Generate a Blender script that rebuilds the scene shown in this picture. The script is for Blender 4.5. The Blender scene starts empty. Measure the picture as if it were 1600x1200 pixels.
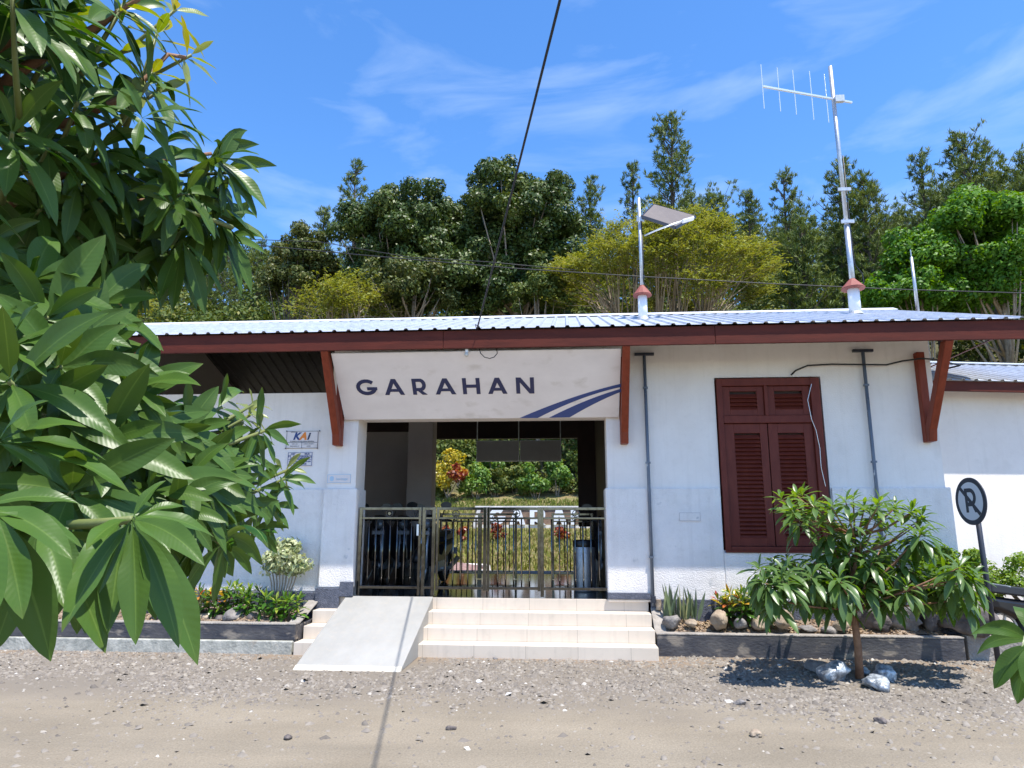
import bpy, math, random
import numpy as np
from mathutils import Vector, Matrix, Euler
R = math.radians
scene = bpy.context.scene
COL = scene.collection
random.seed(7)
rng = np.random.default_rng(11)

# ------------------------------------------------------------------ camera
CAM = np.array((0.0, -9.4, 1.55)); YAW, PITCH, ROLL, FPX = 4.46, 11.7, 0.15, 1100.0
cd = bpy.data.cameras.new("camera"); cam = bpy.data.objects.new("camera", cd); COL.objects.link(cam)
cam.location = CAM
CM = Matrix.Rotation(R(YAW), 3, 'Z') @ Matrix.Rotation(R(90 + PITCH), 3, 'X') @ Matrix.Rotation(R(ROLL), 3, 'Z')
cam.rotation_euler = CM.to_euler()
cd.sensor_width = 36; cd.lens = FPX * 36 / 1600; cd.clip_start = 0.05; cd.clip_end = 2000
scene.camera = cam
CMn = np.array(CM)
def ray(px, py): return CMn @ np.array([(px - 800) / FPX, (600 - py) / FPX, -1.0])
def P(px, py, Y):            # photograph measurement -> point standing at depth plane Y
    d = ray(px, py); return CAM + d * (Y - CAM[1]) / d[1]
def G(px, py, z):            # photograph measurement -> point lying at height z
    d = ray(px, py); return CAM + d * (z - CAM[2]) / d[2]
def PD(px, py, dist):        # photograph measurement -> point at a distance from the eye
    d = ray(px, py); return CAM + d / np.linalg.norm(d) * dist

# ------------------------------------------------------------------ world, sun, exposure
SUNV = Vector((0.28, -0.29, 1.0)).normalized()
SUN_EL = math.asin(SUNV.z); SUN_ROT = math.atan2(SUNV.x, SUNV.y)
w = bpy.data.worlds.new("World"); scene.world = w; w.use_nodes = True
nt = w.node_tree; nt.nodes.clear()
out = nt.nodes.new('ShaderNodeOutputWorld'); bg = nt.nodes.new('ShaderNodeBackground')
sky = nt.nodes.new('ShaderNodeTexSky'); sky.sky_type = 'NISHITA'; sky.sun_disc = False
sky.sun_elevation = SUN_EL; sky.sun_rotation = SUN_ROT; sky.altitude = 500
sky.air_density = 1.0; sky.dust_density = 0.4; sky.ozone_density = 3.0
hs = nt.nodes.new('ShaderNodeHueSaturation'); hs.inputs['Saturation'].default_value = 1.24; hs.inputs['Value'].default_value = 1.12
hs.inputs['Hue'].default_value = 0.504
tc = nt.nodes.new('ShaderNodeTexCoord')
mp = nt.nodes.new('ShaderNodeMapping'); mp.inputs['Scale'].default_value = (1.6, 1.6, 6.0)
mp.inputs['Rotation'].default_value = (0.0, R(-14), 0.3)
n1 = nt.nodes.new('ShaderNodeTexNoise'); n1.inputs['Scale'].default_value = 2.3; n1.inputs['Detail'].default_value = 9
n1.inputs['Roughness'].default_value = 0.55; n1.inputs['Distortion'].default_value = 0.5
cr = nt.nodes.new('ShaderNodeValToRGB')
cr.color_ramp.elements[0].position = 0.50; cr.color_ramp.elements[0].color = (0, 0, 0, 1)
cr.color_ramp.elements[1].position = 0.80; cr.color_ramp.elements[1].color = (0.42, 0.42, 0.42, 1)
mx = nt.nodes.new('ShaderNodeMix'); mx.data_type = 'RGBA'
nt.links.new(tc.outputs['Generated'], mp.inputs['Vector']); nt.links.new(mp.outputs[0], n1.inputs['Vector'])
nt.links.new(n1.outputs['Fac'], cr.inputs['Fac']); nt.links.new(cr.outputs['Color'], mx.inputs['Factor'])
tint = nt.nodes.new('ShaderNodeMix'); tint.data_type = 'RGBA'; tint.blend_type = 'MULTIPLY'; tint.inputs['Factor'].default_value = 1
tint.inputs['B'].default_value = (1.0, 1.0, 1.0, 1); nt.links.new(sky.outputs[0], tint.inputs['A'])
nt.links.new(tint.outputs['Result'], hs.inputs['Color']); nt.links.new(hs.outputs[0], mx.inputs['A'])
mx.inputs['B'].default_value = (3.0, 3.7, 4.6, 1)
nt.links.new(mx.outputs['Result'], bg.inputs['Color']); bg.inputs['Strength'].default_value = 0.15
nt.links.new(bg.outputs[0], out.inputs['Surface'])
sl = bpy.data.lights.new("sun", 'SUN'); sl.energy = 4.4; sl.angle = R(0.53); sl.color = (1.0, 0.95, 0.87)
so = bpy.data.objects.new("sun", sl); COL.objects.link(so)
so.rotation_euler = SUNV.to_track_quat('Z', 'Y').to_euler(); so.location = (5, -5, 20)
scene.view_settings.view_transform = 'Standard'; scene.view_settings.look = 'None'
scene.view_settings.gamma = 1; scene.view_settings.exposure = 0.92

# ------------------------------------------------------------------ materials
def new_mat(name):
    m = bpy.data.materials.new(name); m.use_nodes = True
    n = m.node_tree.nodes; l = m.node_tree.links
    return m, n, l, n['Principled BSDF']
def c4(c): return (c[0], c[1], c[2], 1)
def surf(name, a, b=None, rough=0.6, metal=0.0, scale=6.0, detail=6, bump=0.0, bscale=40.0, lo=0.35, hi=0.65,
         spec=0.5, stretch=(1, 1, 1), rvar=0.0, speck=None, bdist=0.01):
    m, n, l, p = new_mat(name)
    b = b or a
    tcn = n.new('ShaderNodeTexCoord'); mpn = n.new('ShaderNodeMapping'); mpn.inputs['Scale'].default_value = stretch
    l.new(tcn.outputs['Object'], mpn.inputs['Vector'])
    nz = n.new('ShaderNodeTexNoise'); nz.inputs['Scale'].default_value = scale; nz.inputs['Detail'].default_value = detail
    nz.inputs['Roughness'].default_value = 0.65
    l.new(mpn.outputs[0], nz.inputs['Vector'])
    r = n.new('ShaderNodeValToRGB'); r.color_ramp.elements[0].position = lo; r.color_ramp.elements[1].position = hi
    r.color_ramp.elements[0].color = c4(a); r.color_ramp.elements[1].color = c4(b)
    l.new(nz.outputs['Fac'], r.inputs['Fac'])
    colout = r.outputs['Color']
    if speck:
        sc, scol, thr, wid = speck
        n2 = n.new('ShaderNodeTexNoise'); n2.inputs['Scale'].default_value = sc; n2.inputs['Detail'].default_value = 4
        l.new(mpn.outputs[0], n2.inputs['Vector'])
        r2 = n.new('ShaderNodeValToRGB'); r2.color_ramp.elements[0].position = thr; r2.color_ramp.elements[1].position = thr + wid
        l.new(n2.outputs['Fac'], r2.inputs['Fac'])
        mm = n.new('ShaderNodeMix'); mm.data_type = 'RGBA'; l.new(r2.outputs['Color'], mm.inputs['Factor'])
        l.new(colout, mm.inputs['A']); mm.inputs['B'].default_value = c4(scol); colout = mm.outputs['Result']
    l.new(colout, p.inputs['Base Color'])
    p.inputs['Roughness'].default_value = rough; p.inputs['Metallic'].default_value = metal
    p.inputs['Specular IOR Level'].default_value = spec
    if rvar:
        mr = n.new('ShaderNodeMapRange'); mr.inputs['To Min'].default_value = rough - rvar; mr.inputs['To Max'].default_value = rough + rvar
        l.new(nz.outputs['Fac'], mr.inputs['Value']); l.new(mr.outputs[0], p.inputs['Roughness'])
    if bump:
        nb = n.new('ShaderNodeTexNoise'); nb.inputs['Scale'].default_value = bscale; nb.inputs['Detail'].default_value = 5
        l.new(mpn.outputs[0], nb.inputs['Vector'])
        bp = n.new('ShaderNodeBump'); bp.inputs['Strength'].default_value = bump; bp.inputs['Distance'].default_value = bdist
        l.new(nb.outputs['Fac'], bp.inputs['Height']); l.new(bp.outputs[0], p.inputs['Normal'])
    return m
def leafmat(name, cols, under=None, rough=0.4, trans=0.35, veins=True, spec=0.5, tcol=None):
    """leaf: colour by per-leaf attribute 'rnd', paler midrib and faint side veins along the UVs"""
    m, n, l, p = new_mat(name)
    at = n.new('ShaderNodeAttribute'); at.attribute_name = 'rnd'
    r = n.new('ShaderNodeValToRGB'); el = r.color_ramp.elements
    while len(el) < len(cols): el.new(0.5)
    for i, (pos, c) in enumerate(cols): el[i].position = pos; el[i].color = c4(c)
    l.new(at.outputs['Fac'], r.inputs['Fac']); col = r.outputs['Color']
    if veins:
        uv = n.new('ShaderNodeUVMap'); sx = n.new('ShaderNodeSeparateXYZ'); l.new(uv.outputs[0], sx.inputs[0])
        ab = n.new('ShaderNodeMath'); ab.operation = 'SUBTRACT'; l.new(sx.outputs['Y'], ab.inputs[0]); ab.inputs[1].default_value = 0.5
        a2 = n.new('ShaderNodeMath'); a2.operation = 'ABSOLUTE'; l.new(ab.outputs[0], a2.inputs[0])
        mr = n.new('ShaderNodeMapRange'); mr.inputs['From Min'].default_value = 0.015; mr.inputs['From Max'].default_value = 0.04
        mr.inputs['To Min'].default_value = 0.75; mr.inputs['To Max'].default_value = 0.0; l.new(a2.outputs[0], mr.inputs['Value'])
        mm = n.new('ShaderNodeMix'); mm.data_type = 'RGBA'; l.new(mr.outputs[0], mm.inputs['Factor'])
        l.new(col, mm.inputs['A']); mm.inputs['B'].default_value = (0.20, 0.30, 0.07, 1); col = mm.outputs['Result']
        tip = n.new('ShaderNodeMapRange'); tip.inputs['From Min'].default_value = 0.86; tip.inputs['From Max'].default_value = 1.0; tip.inputs['To Max'].default_value = 0.75; l.new(sx.outputs['X'], tip.inputs['Value'])
        tm = n.new('ShaderNodeMath'); tm.operation = 'MULTIPLY'; l.new(tip.outputs[0], tm.inputs[0]); l.new(at.outputs['Fac'], tm.inputs[1])
        mt = n.new('ShaderNodeMix'); mt.data_type = 'RGBA'; l.new(tm.outputs[0], mt.inputs['Factor']); l.new(col, mt.inputs['A']); mt.inputs['B'].default_value = (0.16, 0.10, 0.03, 1); col = mt.outputs['Result']
        # side veins: sin((u*26 + |v|*6) ) bump
        mu = n.new('ShaderNodeMath'); mu.operation = 'MULTIPLY_ADD'; l.new(sx.outputs['X'], mu.inputs[0]); mu.inputs[1].default_value = 120
        m3 = n.new('ShaderNodeMath'); m3.operation = 'MULTIPLY'; l.new(a2.outputs[0], m3.inputs[0]); m3.inputs[1].default_value = -22
        l.new(m3.outputs[0], mu.inputs[2])
        sn = n.new('ShaderNodeMath'); sn.operation = 'SINE'; l.new(mu.outputs[0], sn.inputs[0])
        bp = n.new('ShaderNodeBump'); bp.inputs['Strength'].default_value = 0.07; bp.inputs['Distance'].default_value = 0.001
        l.new(sn.outputs[0], bp.inputs['Height']); l.new(bp.outputs[0], p.inputs['Normal'])
    nz = n.new('ShaderNodeTexNoise'); nz.inputs['Scale'].default_value = 14; nz.inputs['Detail'].default_value = 4
    tcl = n.new('ShaderNodeTexCoord'); l.new(tcl.outputs['Object'], nz.inputs['Vector'])
    mrn = n.new('ShaderNodeMapRange'); mrn.inputs['To Min'].default_value = 0.55; mrn.inputs['To Max'].default_value = 1.4; l.new(nz.outputs['Fac'], mrn.inputs['Value'])
    mmn = n.new('ShaderNodeMix'); mmn.data_type = 'RGBA'; mmn.blend_type = 'MULTIPLY'; mmn.inputs['Factor'].default_value = 1
    l.new(col, mmn.inputs['A']); l.new(mrn.outputs[0], mmn.inputs['B']); col = mmn.outputs['Result']
    if under:
        ge = n.new('ShaderNodeNewGeometry'); mm = n.new('ShaderNodeMix'); mm.data_type = 'RGBA'
        ml = n.new('ShaderNodeMath'); ml.operation = 'MULTIPLY'; ml.inputs[1].default_value = 0.75; l.new(ge.outputs['Backfacing'], ml.inputs[0])
        l.new(ml.outputs[0], mm.inputs['Factor']); l.new(col, mm.inputs['A']); mm.inputs['B'].default_value = c4(under); col = mm.outputs['Result']
    l.new(col, p.inputs['Base Color']); p.inputs['Roughness'].default_value = rough; p.inputs['Specular IOR Level'].default_value = spec
    tr = n.new('ShaderNodeBsdfTranslucent')
    hsv = n.new('ShaderNodeHueSaturation'); hsv.inputs['Hue'].default_value = 0.475; hsv.inputs['Saturation'].default_value = 1.15; hsv.inputs['Value'].default_value = 1.7
    l.new(col, hsv.inputs['Color']); l.new(hsv.outputs[0], tr.inputs['Color'])
    ms = n.new('ShaderNodeMixShader'); ms.inputs[0].default_value = trans
    l.new(p.outputs[0], ms.inputs[1]); l.new(tr.outputs[0], ms.inputs[2])
    l.new(ms.outputs[0], n['Material Output'].inputs['Surface'])
    return m
M = {}
M['wall'] = surf('white_plaster', (0.77, 0.715, 0.67), (0.84, 0.79, 0.745), rough=0.85, scale=1.3, bump=0.25, bscale=60, spec=0.2,
                 speck=(2.2, (0.70, 0.65, 0.60), 0.62, 0.2))
M['plinth'] = surf('roughcast_white', (0.74, 0.70, 0.67), (0.83, 0.79, 0.76), rough=0.9, scale=2.0, bump=0.55, bscale=75, bdist=0.02, spec=0.2,
                   speck=(7, (0.50, 0.50, 0.50), 0.68, 0.1))
def add_streaks(m, amt=.16, zb=(.69, 1.25), zt=(3.0, 4.1)):
    n = m.node_tree.nodes; l = m.node_tree.links; p = n['Principled BSDF']; src = p.inputs['Base Color'].links[0].from_socket
    tcn = n.new('ShaderNodeTexCoord'); mp_ = n.new('ShaderNodeMapping'); mp_.inputs['Scale'].default_value = (9, 9, .55); l.new(tcn.outputs['Object'], mp_.inputs[0])
    nz = n.new('ShaderNodeTexNoise'); nz.inputs['Scale'].default_value = 1.6; nz.inputs['Detail'].default_value = 7; l.new(mp_.outputs[0], nz.inputs['Vector'])
    r = n.new('ShaderNodeValToRGB'); r.color_ramp.elements[0].position = .52; r.color_ramp.elements[1].position = .72; l.new(nz.outputs['Fac'], r.inputs['Fac'])
    n2 = n.new('ShaderNodeTexNoise'); n2.inputs['Scale'].default_value = 11; n2.inputs['Detail'].default_value = 8; l.new(tcn.outputs['Object'], n2.inputs['Vector'])
    r2 = n.new('ShaderNodeValToRGB'); r2.color_ramp.elements[0].position = .56; r2.color_ramp.elements[1].position = .66; l.new(n2.outputs['Fac'], r2.inputs['Fac'])
    ad = n.new('ShaderNodeMath'); ad.operation = 'MULTIPLY_ADD'; l.new(r2.outputs['Color'], ad.inputs[0]); ad.inputs[1].default_value = .5; l.new(r.outputs['Color'], ad.inputs[2])
    ml = n.new('ShaderNodeMath'); ml.operation = 'MULTIPLY'; ml.inputs[1].default_value = amt; l.new(ad.outputs[0], ml.inputs[0])
    mm = n.new('ShaderNodeMix'); mm.data_type = 'RGBA'; l.new(ml.outputs[0], mm.inputs['Factor']); l.new(src, mm.inputs['A']); mm.inputs['B'].default_value = (.36, .32, .27, 1)
    l.new(mm.outputs['Result'], p.inputs['Base Color'])
add_streaks(M['wall'], .09); add_streaks(M['plinth'], .14)
M['basegrey'] = surf('rough_grey_base', (0.06, 0.07, 0.10), (0.12, 0.13, 0.17), rough=0.8, scale=20, bump=1.0, bscale=90, bdist=0.02)
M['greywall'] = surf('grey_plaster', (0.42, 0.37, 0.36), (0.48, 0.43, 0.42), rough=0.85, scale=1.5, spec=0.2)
M['signwhite'] = surf('sign_panel_white', (0.70, 0.64, 0.62), (0.78, 0.72, 0.70), rough=0.6, scale=1.2, spec=0.3,
                      speck=(3.5, (0.62, 0.56, 0.52), 0.60, 0.16), stretch=(1, 1, 2))
M['navy'] = surf('navy_paint', (0.010, 0.016, 0.075), rough=0.45)
M['blue'] = surf('blue_paint', (0.015, 0.045, 0.19), rough=0.45)
M['lightblue'] = surf('faded_blue', (0.40, 0.55, 0.68), rough=0.6)
M['orange'] = surf('orange_paint', (0.75, 0.22, 0.02), rough=0.45)
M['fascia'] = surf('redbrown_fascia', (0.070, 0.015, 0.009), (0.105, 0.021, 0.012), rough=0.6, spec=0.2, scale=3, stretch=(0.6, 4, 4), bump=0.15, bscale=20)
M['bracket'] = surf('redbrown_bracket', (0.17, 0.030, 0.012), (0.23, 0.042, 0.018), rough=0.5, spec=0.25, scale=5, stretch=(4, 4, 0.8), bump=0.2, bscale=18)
M['shutter'] = surf('maroon_shutter', (0.110, 0.020, 0.013), (0.145, 0.030, 0.019), rough=0.55, spec=0.25, scale=4, stretch=(3, 3, 1), bump=0.1, bscale=25)
M['roof'] = surf('galvalume_roof', (0.50, 0.53, 0.58), (0.62, 0.65, 0.70), rough=0.42, metal=0.55, scale=1.2, stretch=(1, 3, 1), rvar=0.08,
                 speck=(9, (0.35, 0.36, 0.38), 0.70, 0.05), bump=0.1, bscale=8)
M['ridge'] = surf('white_ridge_cap', (0.75, 0.76, 0.78), rough=0.4, metal=0.2)
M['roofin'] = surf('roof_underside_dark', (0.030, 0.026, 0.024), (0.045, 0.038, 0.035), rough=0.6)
M['darkbrown'] = surf('dark_brown_board', (0.018, 0.008, 0.006), (0.028, 0.012, 0.009), rough=0.7)
M['pipe'] = surf('grey_pipe', (0.085, 0.105, 0.14), (0.15, 0.18, 0.23), rough=0.5, scale=8, stretch=(1, 1, 0.3), speck=(30, (0.5, 0.52, 0.55), 0.66, 0.05))
M['steel'] = surf('stainless_steel', (0.085, 0.083, 0.078), (0.15, 0.147, 0.138), rough=0.13, metal=1.0, scale=15, rvar=0.06)
M['galv'] = surf('galvanised_tube', (0.42, 0.44, 0.47), (0.55, 0.57, 0.60), rough=0.4, metal=0.7, scale=20)
M['alu'] = surf('bright_aluminium', (0.75, 0.77, 0.78), rough=0.35, metal=0.6)
M['pvc'] = surf('white_pvc', (0.72, 0.74, 0.78), (0.80, 0.81, 0.83), rough=0.45)
M['redcone'] = surf('faded_red_cone', (0.20, 0.05, 0.04), (0.27, 0.08, 0.06), rough=0.7)
M['tile'] = None
M['ramp'] = surf('smooth_grey_ramp', (0.27, 0.265, 0.25), (0.33, 0.325, 0.31), rough=0.75, scale=1.8, bump=0.1, bscale=30, spec=0.3,
                 speck=(14, (0.28, 0.28, 0.28), 0.70, 0.05), stretch=(1, .5, 1))
M['ramplip'] = surf('pale_mortar', (0.50, 0.46, 0.38), (0.62, 0.58, 0.50), rough=0.9, scale=9, bump=0.8, bscale=40)
M['black'] = surf('black_plastic', (0.008, 0.008, 0.010), (0.014, 0.014, 0.017), rough=0.3)
M['rubber'] = surf('black_rubber', (0.012, 0.012, 0.012), rough=0.8)
M['plate'] = surf('licence_plate_white', (0.22, 0.23, 0.25), rough=0.5)
M['glass'] = surf('dark_lens', (0.10, 0.11, 0.12), rough=0.08)
M['redlens'] = surf('red_lens', (0.30, 0.01, 0.01), rough=0.15)
M['seat'] = surf('dark_seat_vinyl', (0.020, 0.022, 0.028), rough=0.45)
M['curb'] = surf('worn_dark_kerb_paint', (0.022, 0.024, 0.036), (0.085, 0.080, 0.082), rough=0.6, scale=4.2, bump=0.6, bscale=30, detail=10,
                 speck=(6.0, (0.21, 0.18, 0.15), 0.56, 0.10), stretch=(.6, 1, 1.3))
M['curbtop'] = surf('dusty_concrete', (0.22, 0.20, 0.18), (0.33, 0.30, 0.27), rough=0.9, scale=7, bump=0.8, bscale=35, bdist=.02)
M['whitebase'] = surf('peeling_white_base', (0.24, 0.245, 0.22), (0.46, 0.45, 0.40), rough=0.85, scale=9, bump=0.7, bscale=35,
                      speck=(11, (0.30, 0.28, 0.24), 0.60, 0.07))
M['soil'] = surf('dry_soil', (0.17, 0.12, 0.085), (0.32, 0.25, 0.19), rough=0.95, scale=9, bump=1.0, bscale=30, bdist=.03)
M['rockgrey'] = surf('grey_rock', (0.12, 0.11, 0.11), (0.25, 0.23, 0.215), rough=0.9, scale=7, bump=1.0, bscale=22, bdist=.02)
M['rocktan'] = surf('tan_rock', (0.22, 0.165, 0.115), (0.36, 0.29, 0.215), rough=0.9, scale=6, bump=1.0, bscale=22, bdist=.02)
M['rockdark'] = surf('dark_boulder', (0.05, 0.043, 0.045), (0.16, 0.135, 0.125), rough=0.85, scale=6, bump=1.0, bscale=18, bdist=.02)
M['rocksilver'] = surf('silver_painted_rock', (0.14, 0.16, 0.19), (0.50, 0.54, 0.58), rough=0.42, metal=0.35, scale=11, lo=.40, hi=.6, bump=0.8, bscale=24, bdist=.02)
M['bark'] = surf('brown_bark', (0.075, 0.042, 0.026), (0.15, 0.10, 0.07), rough=0.85, scale=14, stretch=(1, 1, .3), bump=0.8, bscale=40)
M['barkred'] = surf('reddish_branch_bark', (0.16, 0.075, 0.04), (0.26, 0.14, 0.08), rough=0.8, scale=14, bump=0.6, bscale=60, bdist=.004)
M['twig'] = surf('green_twig', (0.10, 0.13, 0.03), (0.17, 0.19, 0.06), rough=0.6)
M['barkpale'] = surf('pale_bark', (0.22, 0.17, 0.125), (0.33, 0.27, 0.20), rough=0.9, scale=6)
M['barkdark'] = surf('dark_pine_bark', (0.07, 0.055, 0.042), (0.12, 0.095, 0.075), rough=0.95, scale=6)
M['cable'] = surf('black_cable', (0.008, 0.008, 0.010), rough=0.5)
M['platform'] = surf('platform_concrete', (0.26, 0.22, 0.205), (0.36, 0.31, 0.29), rough=0.9, scale=4, bump=.4)
M['kerbwhite'] = surf('whitewashed_kerb', (0.60, 0.56, 0.52), (0.70, 0.67, 0.63), rough=0.8)
M['mound'] = surf('pinkish_gravel_bed', (0.17, 0.10, 0.09), (0.27, 0.18, 0.165), rough=0.95, scale=12)
M['brownwall'] = surf('brown_stone_backing', (0.16, 0.10, 0.07), (0.26, 0.18, 0.13), rough=0.9, scale=6)
M['signface'] = surf('sign_face_white', (0.62, 0.64, 0.70), rough=0.4)
M['signback'] = surf('dark_sign_paint', (0.022, 0.026, 0.040), rough=0.45)
M['bulb'] = surf('opal_bulb', (0.55, 0.53, 0.48), rough=0.3)
M['panelback'] = surf('panel_backsheet', (0.075, 0.058, 0.055), (0.095, 0.075, 0.07), rough=0.5)
M['board'] = surf('grey_display_back', (0.34, 0.34, 0.33), (0.38, 0.38, 0.37), rough=0.6)
# tiled steps: cream tiles with fine joints
def tile_mat(name, a, b, joint, sx, rough, spec=0.5):
    m, n, l, p = new_mat(name)
    tcn = n.new('ShaderNodeTexCoord'); br = n.new('ShaderNodeTexBrick')
    br.offset = 0; br.inputs['Scale'].default_value = 1; br.inputs['Mortar Size'].default_value = 0.0022
    br.inputs['Brick Width'].default_value = sx; br.inputs['Row Height'].default_value = sx
    br.inputs['Color1'].default_value = c4(a); br.inputs['Color2'].default_value = c4(b); br.inputs['Mortar'].default_value = c4(joint)
    l.new(tcn.outputs['Object'], br.inputs['Vector']); 
    nz = n.new('ShaderNodeTexNoise'); nz.inputs['Scale'].default_value = 3; nz.inputs['Detail'].default_value = 6; l.new(tcn.outputs['Object'], nz.inputs['Vector'])
    mr = n.new('ShaderNodeMapRange'); mr.inputs['To Min'].default_value = 0.86; mr.inputs['To Max'].default_value = 1.06; l.new(nz.outputs['Fac'], mr.inputs['Value'])
    mm = n.new('ShaderNodeMix'); mm.data_type = 'RGBA'; mm.blend_type = 'MULTIPLY'; mm.inputs['Factor'].default_value = 1
    l.new(br.outputs['Color'], mm.inputs['A']); l.new(mr.outputs[0], mm.inputs['B']); l.new(mm.outputs['Result'], p.inputs['Base Color'])
    p.inputs['Roughness'].default_value = rough; p.inputs['Specular IOR Level'].default_value = spec
    return m
M['tile'] = tile_mat('cream_step_tile', (0.62, 0.54, 0.45), (0.66, 0.58, 0.49), (0.33, 0.28, 0.22), 0.6, 0.4)
add_streaks(M['roof'], .35); add_streaks(M['tile'], .22); add_streaks(M['ramp'], .3)
M['floor'] = tile_mat('dark_polished_tile', (0.055, 0.055, 0.055), (0.07, 0.07, 0.07), (0.02, 0.02, 0.02), 0.4, 0.08, 0.8)
# ground: dusty compacted road with gravel tone near the building
def ground_mat():
    m, n, l, p = new_mat('dusty_road')
    tcn = n.new('ShaderNodeTexCoord')
    def noise(s, d=6, st=(1, 1, 1), rr=.6):
        mpn = n.new('ShaderNodeMapping'); mpn.inputs['Scale'].default_value = st; l.new(tcn.outputs['Object'], mpn.inputs[0])
        z = n.new('ShaderNodeTexNoise'); z.inputs['Scale'].default_value = s; z.inputs['Detail'].default_value = d; z.inputs['Roughness'].default_value = rr
        l.new(mpn.outputs[0], z.inputs['Vector']); return z.outputs['Fac']
    def ramp(f, a, b, lo, hi):
        r = n.new('ShaderNodeValToRGB'); r.color_ramp.elements[0].position = lo; r.color_ramp.elements[1].position = hi
        r.color_ramp.elements[0].color = c4(a); r.color_ramp.elements[1].color = c4(b); l.new(f, r.inputs['Fac']); return r.outputs['Color']
    def mixc(f, a, b, mode='MIX'):
        mm = n.new('ShaderNodeMix'); mm.data_type = 'RGBA'; mm.blend_type = mode
        if isinstance(f, float): mm.inputs['Factor'].default_value = f
        else: l.new(f, mm.inputs['Factor'])
        l.new(a, mm.inputs['A']); l.new(b, mm.inputs['B']) if not isinstance(b, tuple) else setattr(mm.inputs['B'], 'default_value', c4(b))
        return mm.outputs['Result']
    base = ramp(noise(0.9, 8), (0.215, 0.183, 0.138), (0.262, 0.225, 0.172), .35, .65)
    streak = ramp(noise(1.2, 7, (0.25, 2.4, 1)), (0.92, 0.92, 0.92), (1.05, 1.04, 1.03), .35, .65)
    base = mixc(1.0, base, streak, 'MULTIPLY')
    fine = ramp(noise(70, 4), (0.72, 0.72, 0.72), (1.18, 1.18, 1.18), .3, .7)
    base = mixc(0.8, base, fine, 'MULTIPLY')
    sx = n.new('ShaderNodeSeparateXYZ'); l.new(tcn.outputs['Object'], sx.inputs[0])
    nn = noise(1.1, 5, (.5, 1, 1))
    ad = n.new('ShaderNodeMath'); ad.operation = 'MULTIPLY_ADD'; l.new(nn, ad.inputs[0]); ad.inputs[1].default_value = 1.6; l.new(sx.outputs['Y'], ad.inputs[2])
    mr = n.new('ShaderNodeMapRange'); mr.inputs['From Min'].default_value = -2.6; mr.inputs['From Max'].default_value = -1.7; l.new(ad.outputs[0], mr.inputs['Value'])
    base = mixc(mr.outputs[0], base, (0.185, 0.160, 0.130))
    near = n.new('ShaderNodeMapRange'); near.inputs['From Min'].default_value = -0.55; near.inputs['From Max'].default_value = -0.15; l.new(ad.outputs[0], near.inputs['Value'])
    base = mixc(near.outputs[0], base, (0.215, 0.165, 0.12))
    l.new(base, p.inputs['Base Color']); p.inputs['Roughness'].default_value = 0.95; p.inputs['Specular IOR Level'].default_value = 0.2
    b1 = n.new('ShaderNodeBump'); b1.inputs['Strength'].default_value = 0.6; b1.inputs['Distance'].default_value = 0.02; l.new(noise(26, 6), b1.inputs['Height'])
    b2 = n.new('ShaderNodeBump'); b2.inputs['Strength'].default_value = 0.5; b2.inputs['Distance'].default_value = 0.006; l.new(noise(140, 3), b2.inputs['Height'])
    l.new(b1.outputs[0], b2.inputs['Normal']); l.new(b2.outputs[0], p.inputs['Normal'])
    return m
M['ground'] = ground_mat()
M['stone'] = leafmat('gravel_stones', [(0.0, (0.125, 0.110, 0.096)), (0.5, (0.215, 0.19, 0.163)), (0.9, (0.29, 0.26, 0.22)), (1.0, (0.48, 0.46, 0.43))], rough=0.9, trans=0.0, veins=False, spec=.2)
M['grass'] = surf('dry_grass_bank', (0.20, 0.145, 0.065), (0.13, 0.14, 0.035), rough=0.95, scale=2.5, bump=1.0, bscale=12, bdist=.1, lo=.4, hi=.6, speck=(20, (0.26, 0.21, 0.11), .55, .1))
M['hill'] = surf('hill_ground', (0.045, 0.055, 0.018), (0.10, 0.085, 0.04), rough=1, scale=.6, bump=1, bscale=3, bdist=.3)

M['mango'] = leafmat('glossy_broad_leaf', [(0, (0.009, 0.036, 0.005)), (.45, (0.022, 0.074, 0.008)), (.85, (0.044, 0.118, 0.011)), (.96, (0.075, 0.16, 0.012)), (1, (0.20, 0.19, 0.02))], under=(0.07, 0.13, 0.025), rough=0.36, trans=0.22, spec=.25)
M['mangoyoung'] = leafmat('young_yellow_leaf', [(0, (0.10, 0.17, 0.02)), (.6, (0.18, 0.23, 0.03)), (1, (0.26, 0.23, 0.035))], under=(0.22, 0.26, 0.08), rough=0.35, trans=0.35)
M['smalltree'] = leafmat('young_tree_leaf', [(0, (0.045, 0.115, 0.014)), (.5, (0.09, 0.195, 0.020)), (1, (0.20, 0.34, 0.035))], under=(0.09, 0.15, 0.05), rough=0.33, trans=0.32)
M['croton'] = leafmat('croton_leaf', [(0, (0.03, 0.09, 0.012)), (.45, (0.06, 0.14, 0.016)), (.6, (0.40, 0.38, 0.03)), (.85, (0.55, 0.42, 0.03)), (1, (0.45, 0.09, 0.04))], rough=0.3, trans=.3, veins=False)
M['crotongreen'] = leafmat('green_croton_leaf', [(0, (0.03, 0.10, 0.012)), (.6, (0.09, 0.19, 0.02)), (1, (0.30, 0.34, 0.05))], rough=0.3, trans=.3, veins=False)
M['crotonred'] = leafmat('red_croton_leaf', [(0, (0.10, 0.03, 0.015)), (.5, (0.24, 0.04, 0.02)), (1, (0.42, 0.20, 0.03))], rough=0.4, trans=.3, veins=False)
M['crotonyellow'] = leafmat('yellow_croton_leaf', [(0, (0.20, 0.22, 0.02)), (.5, (0.46, 0.38, 0.03)), (1, (0.60, 0.46, 0.04))], rough=0.4, trans=.3, veins=False)
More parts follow.
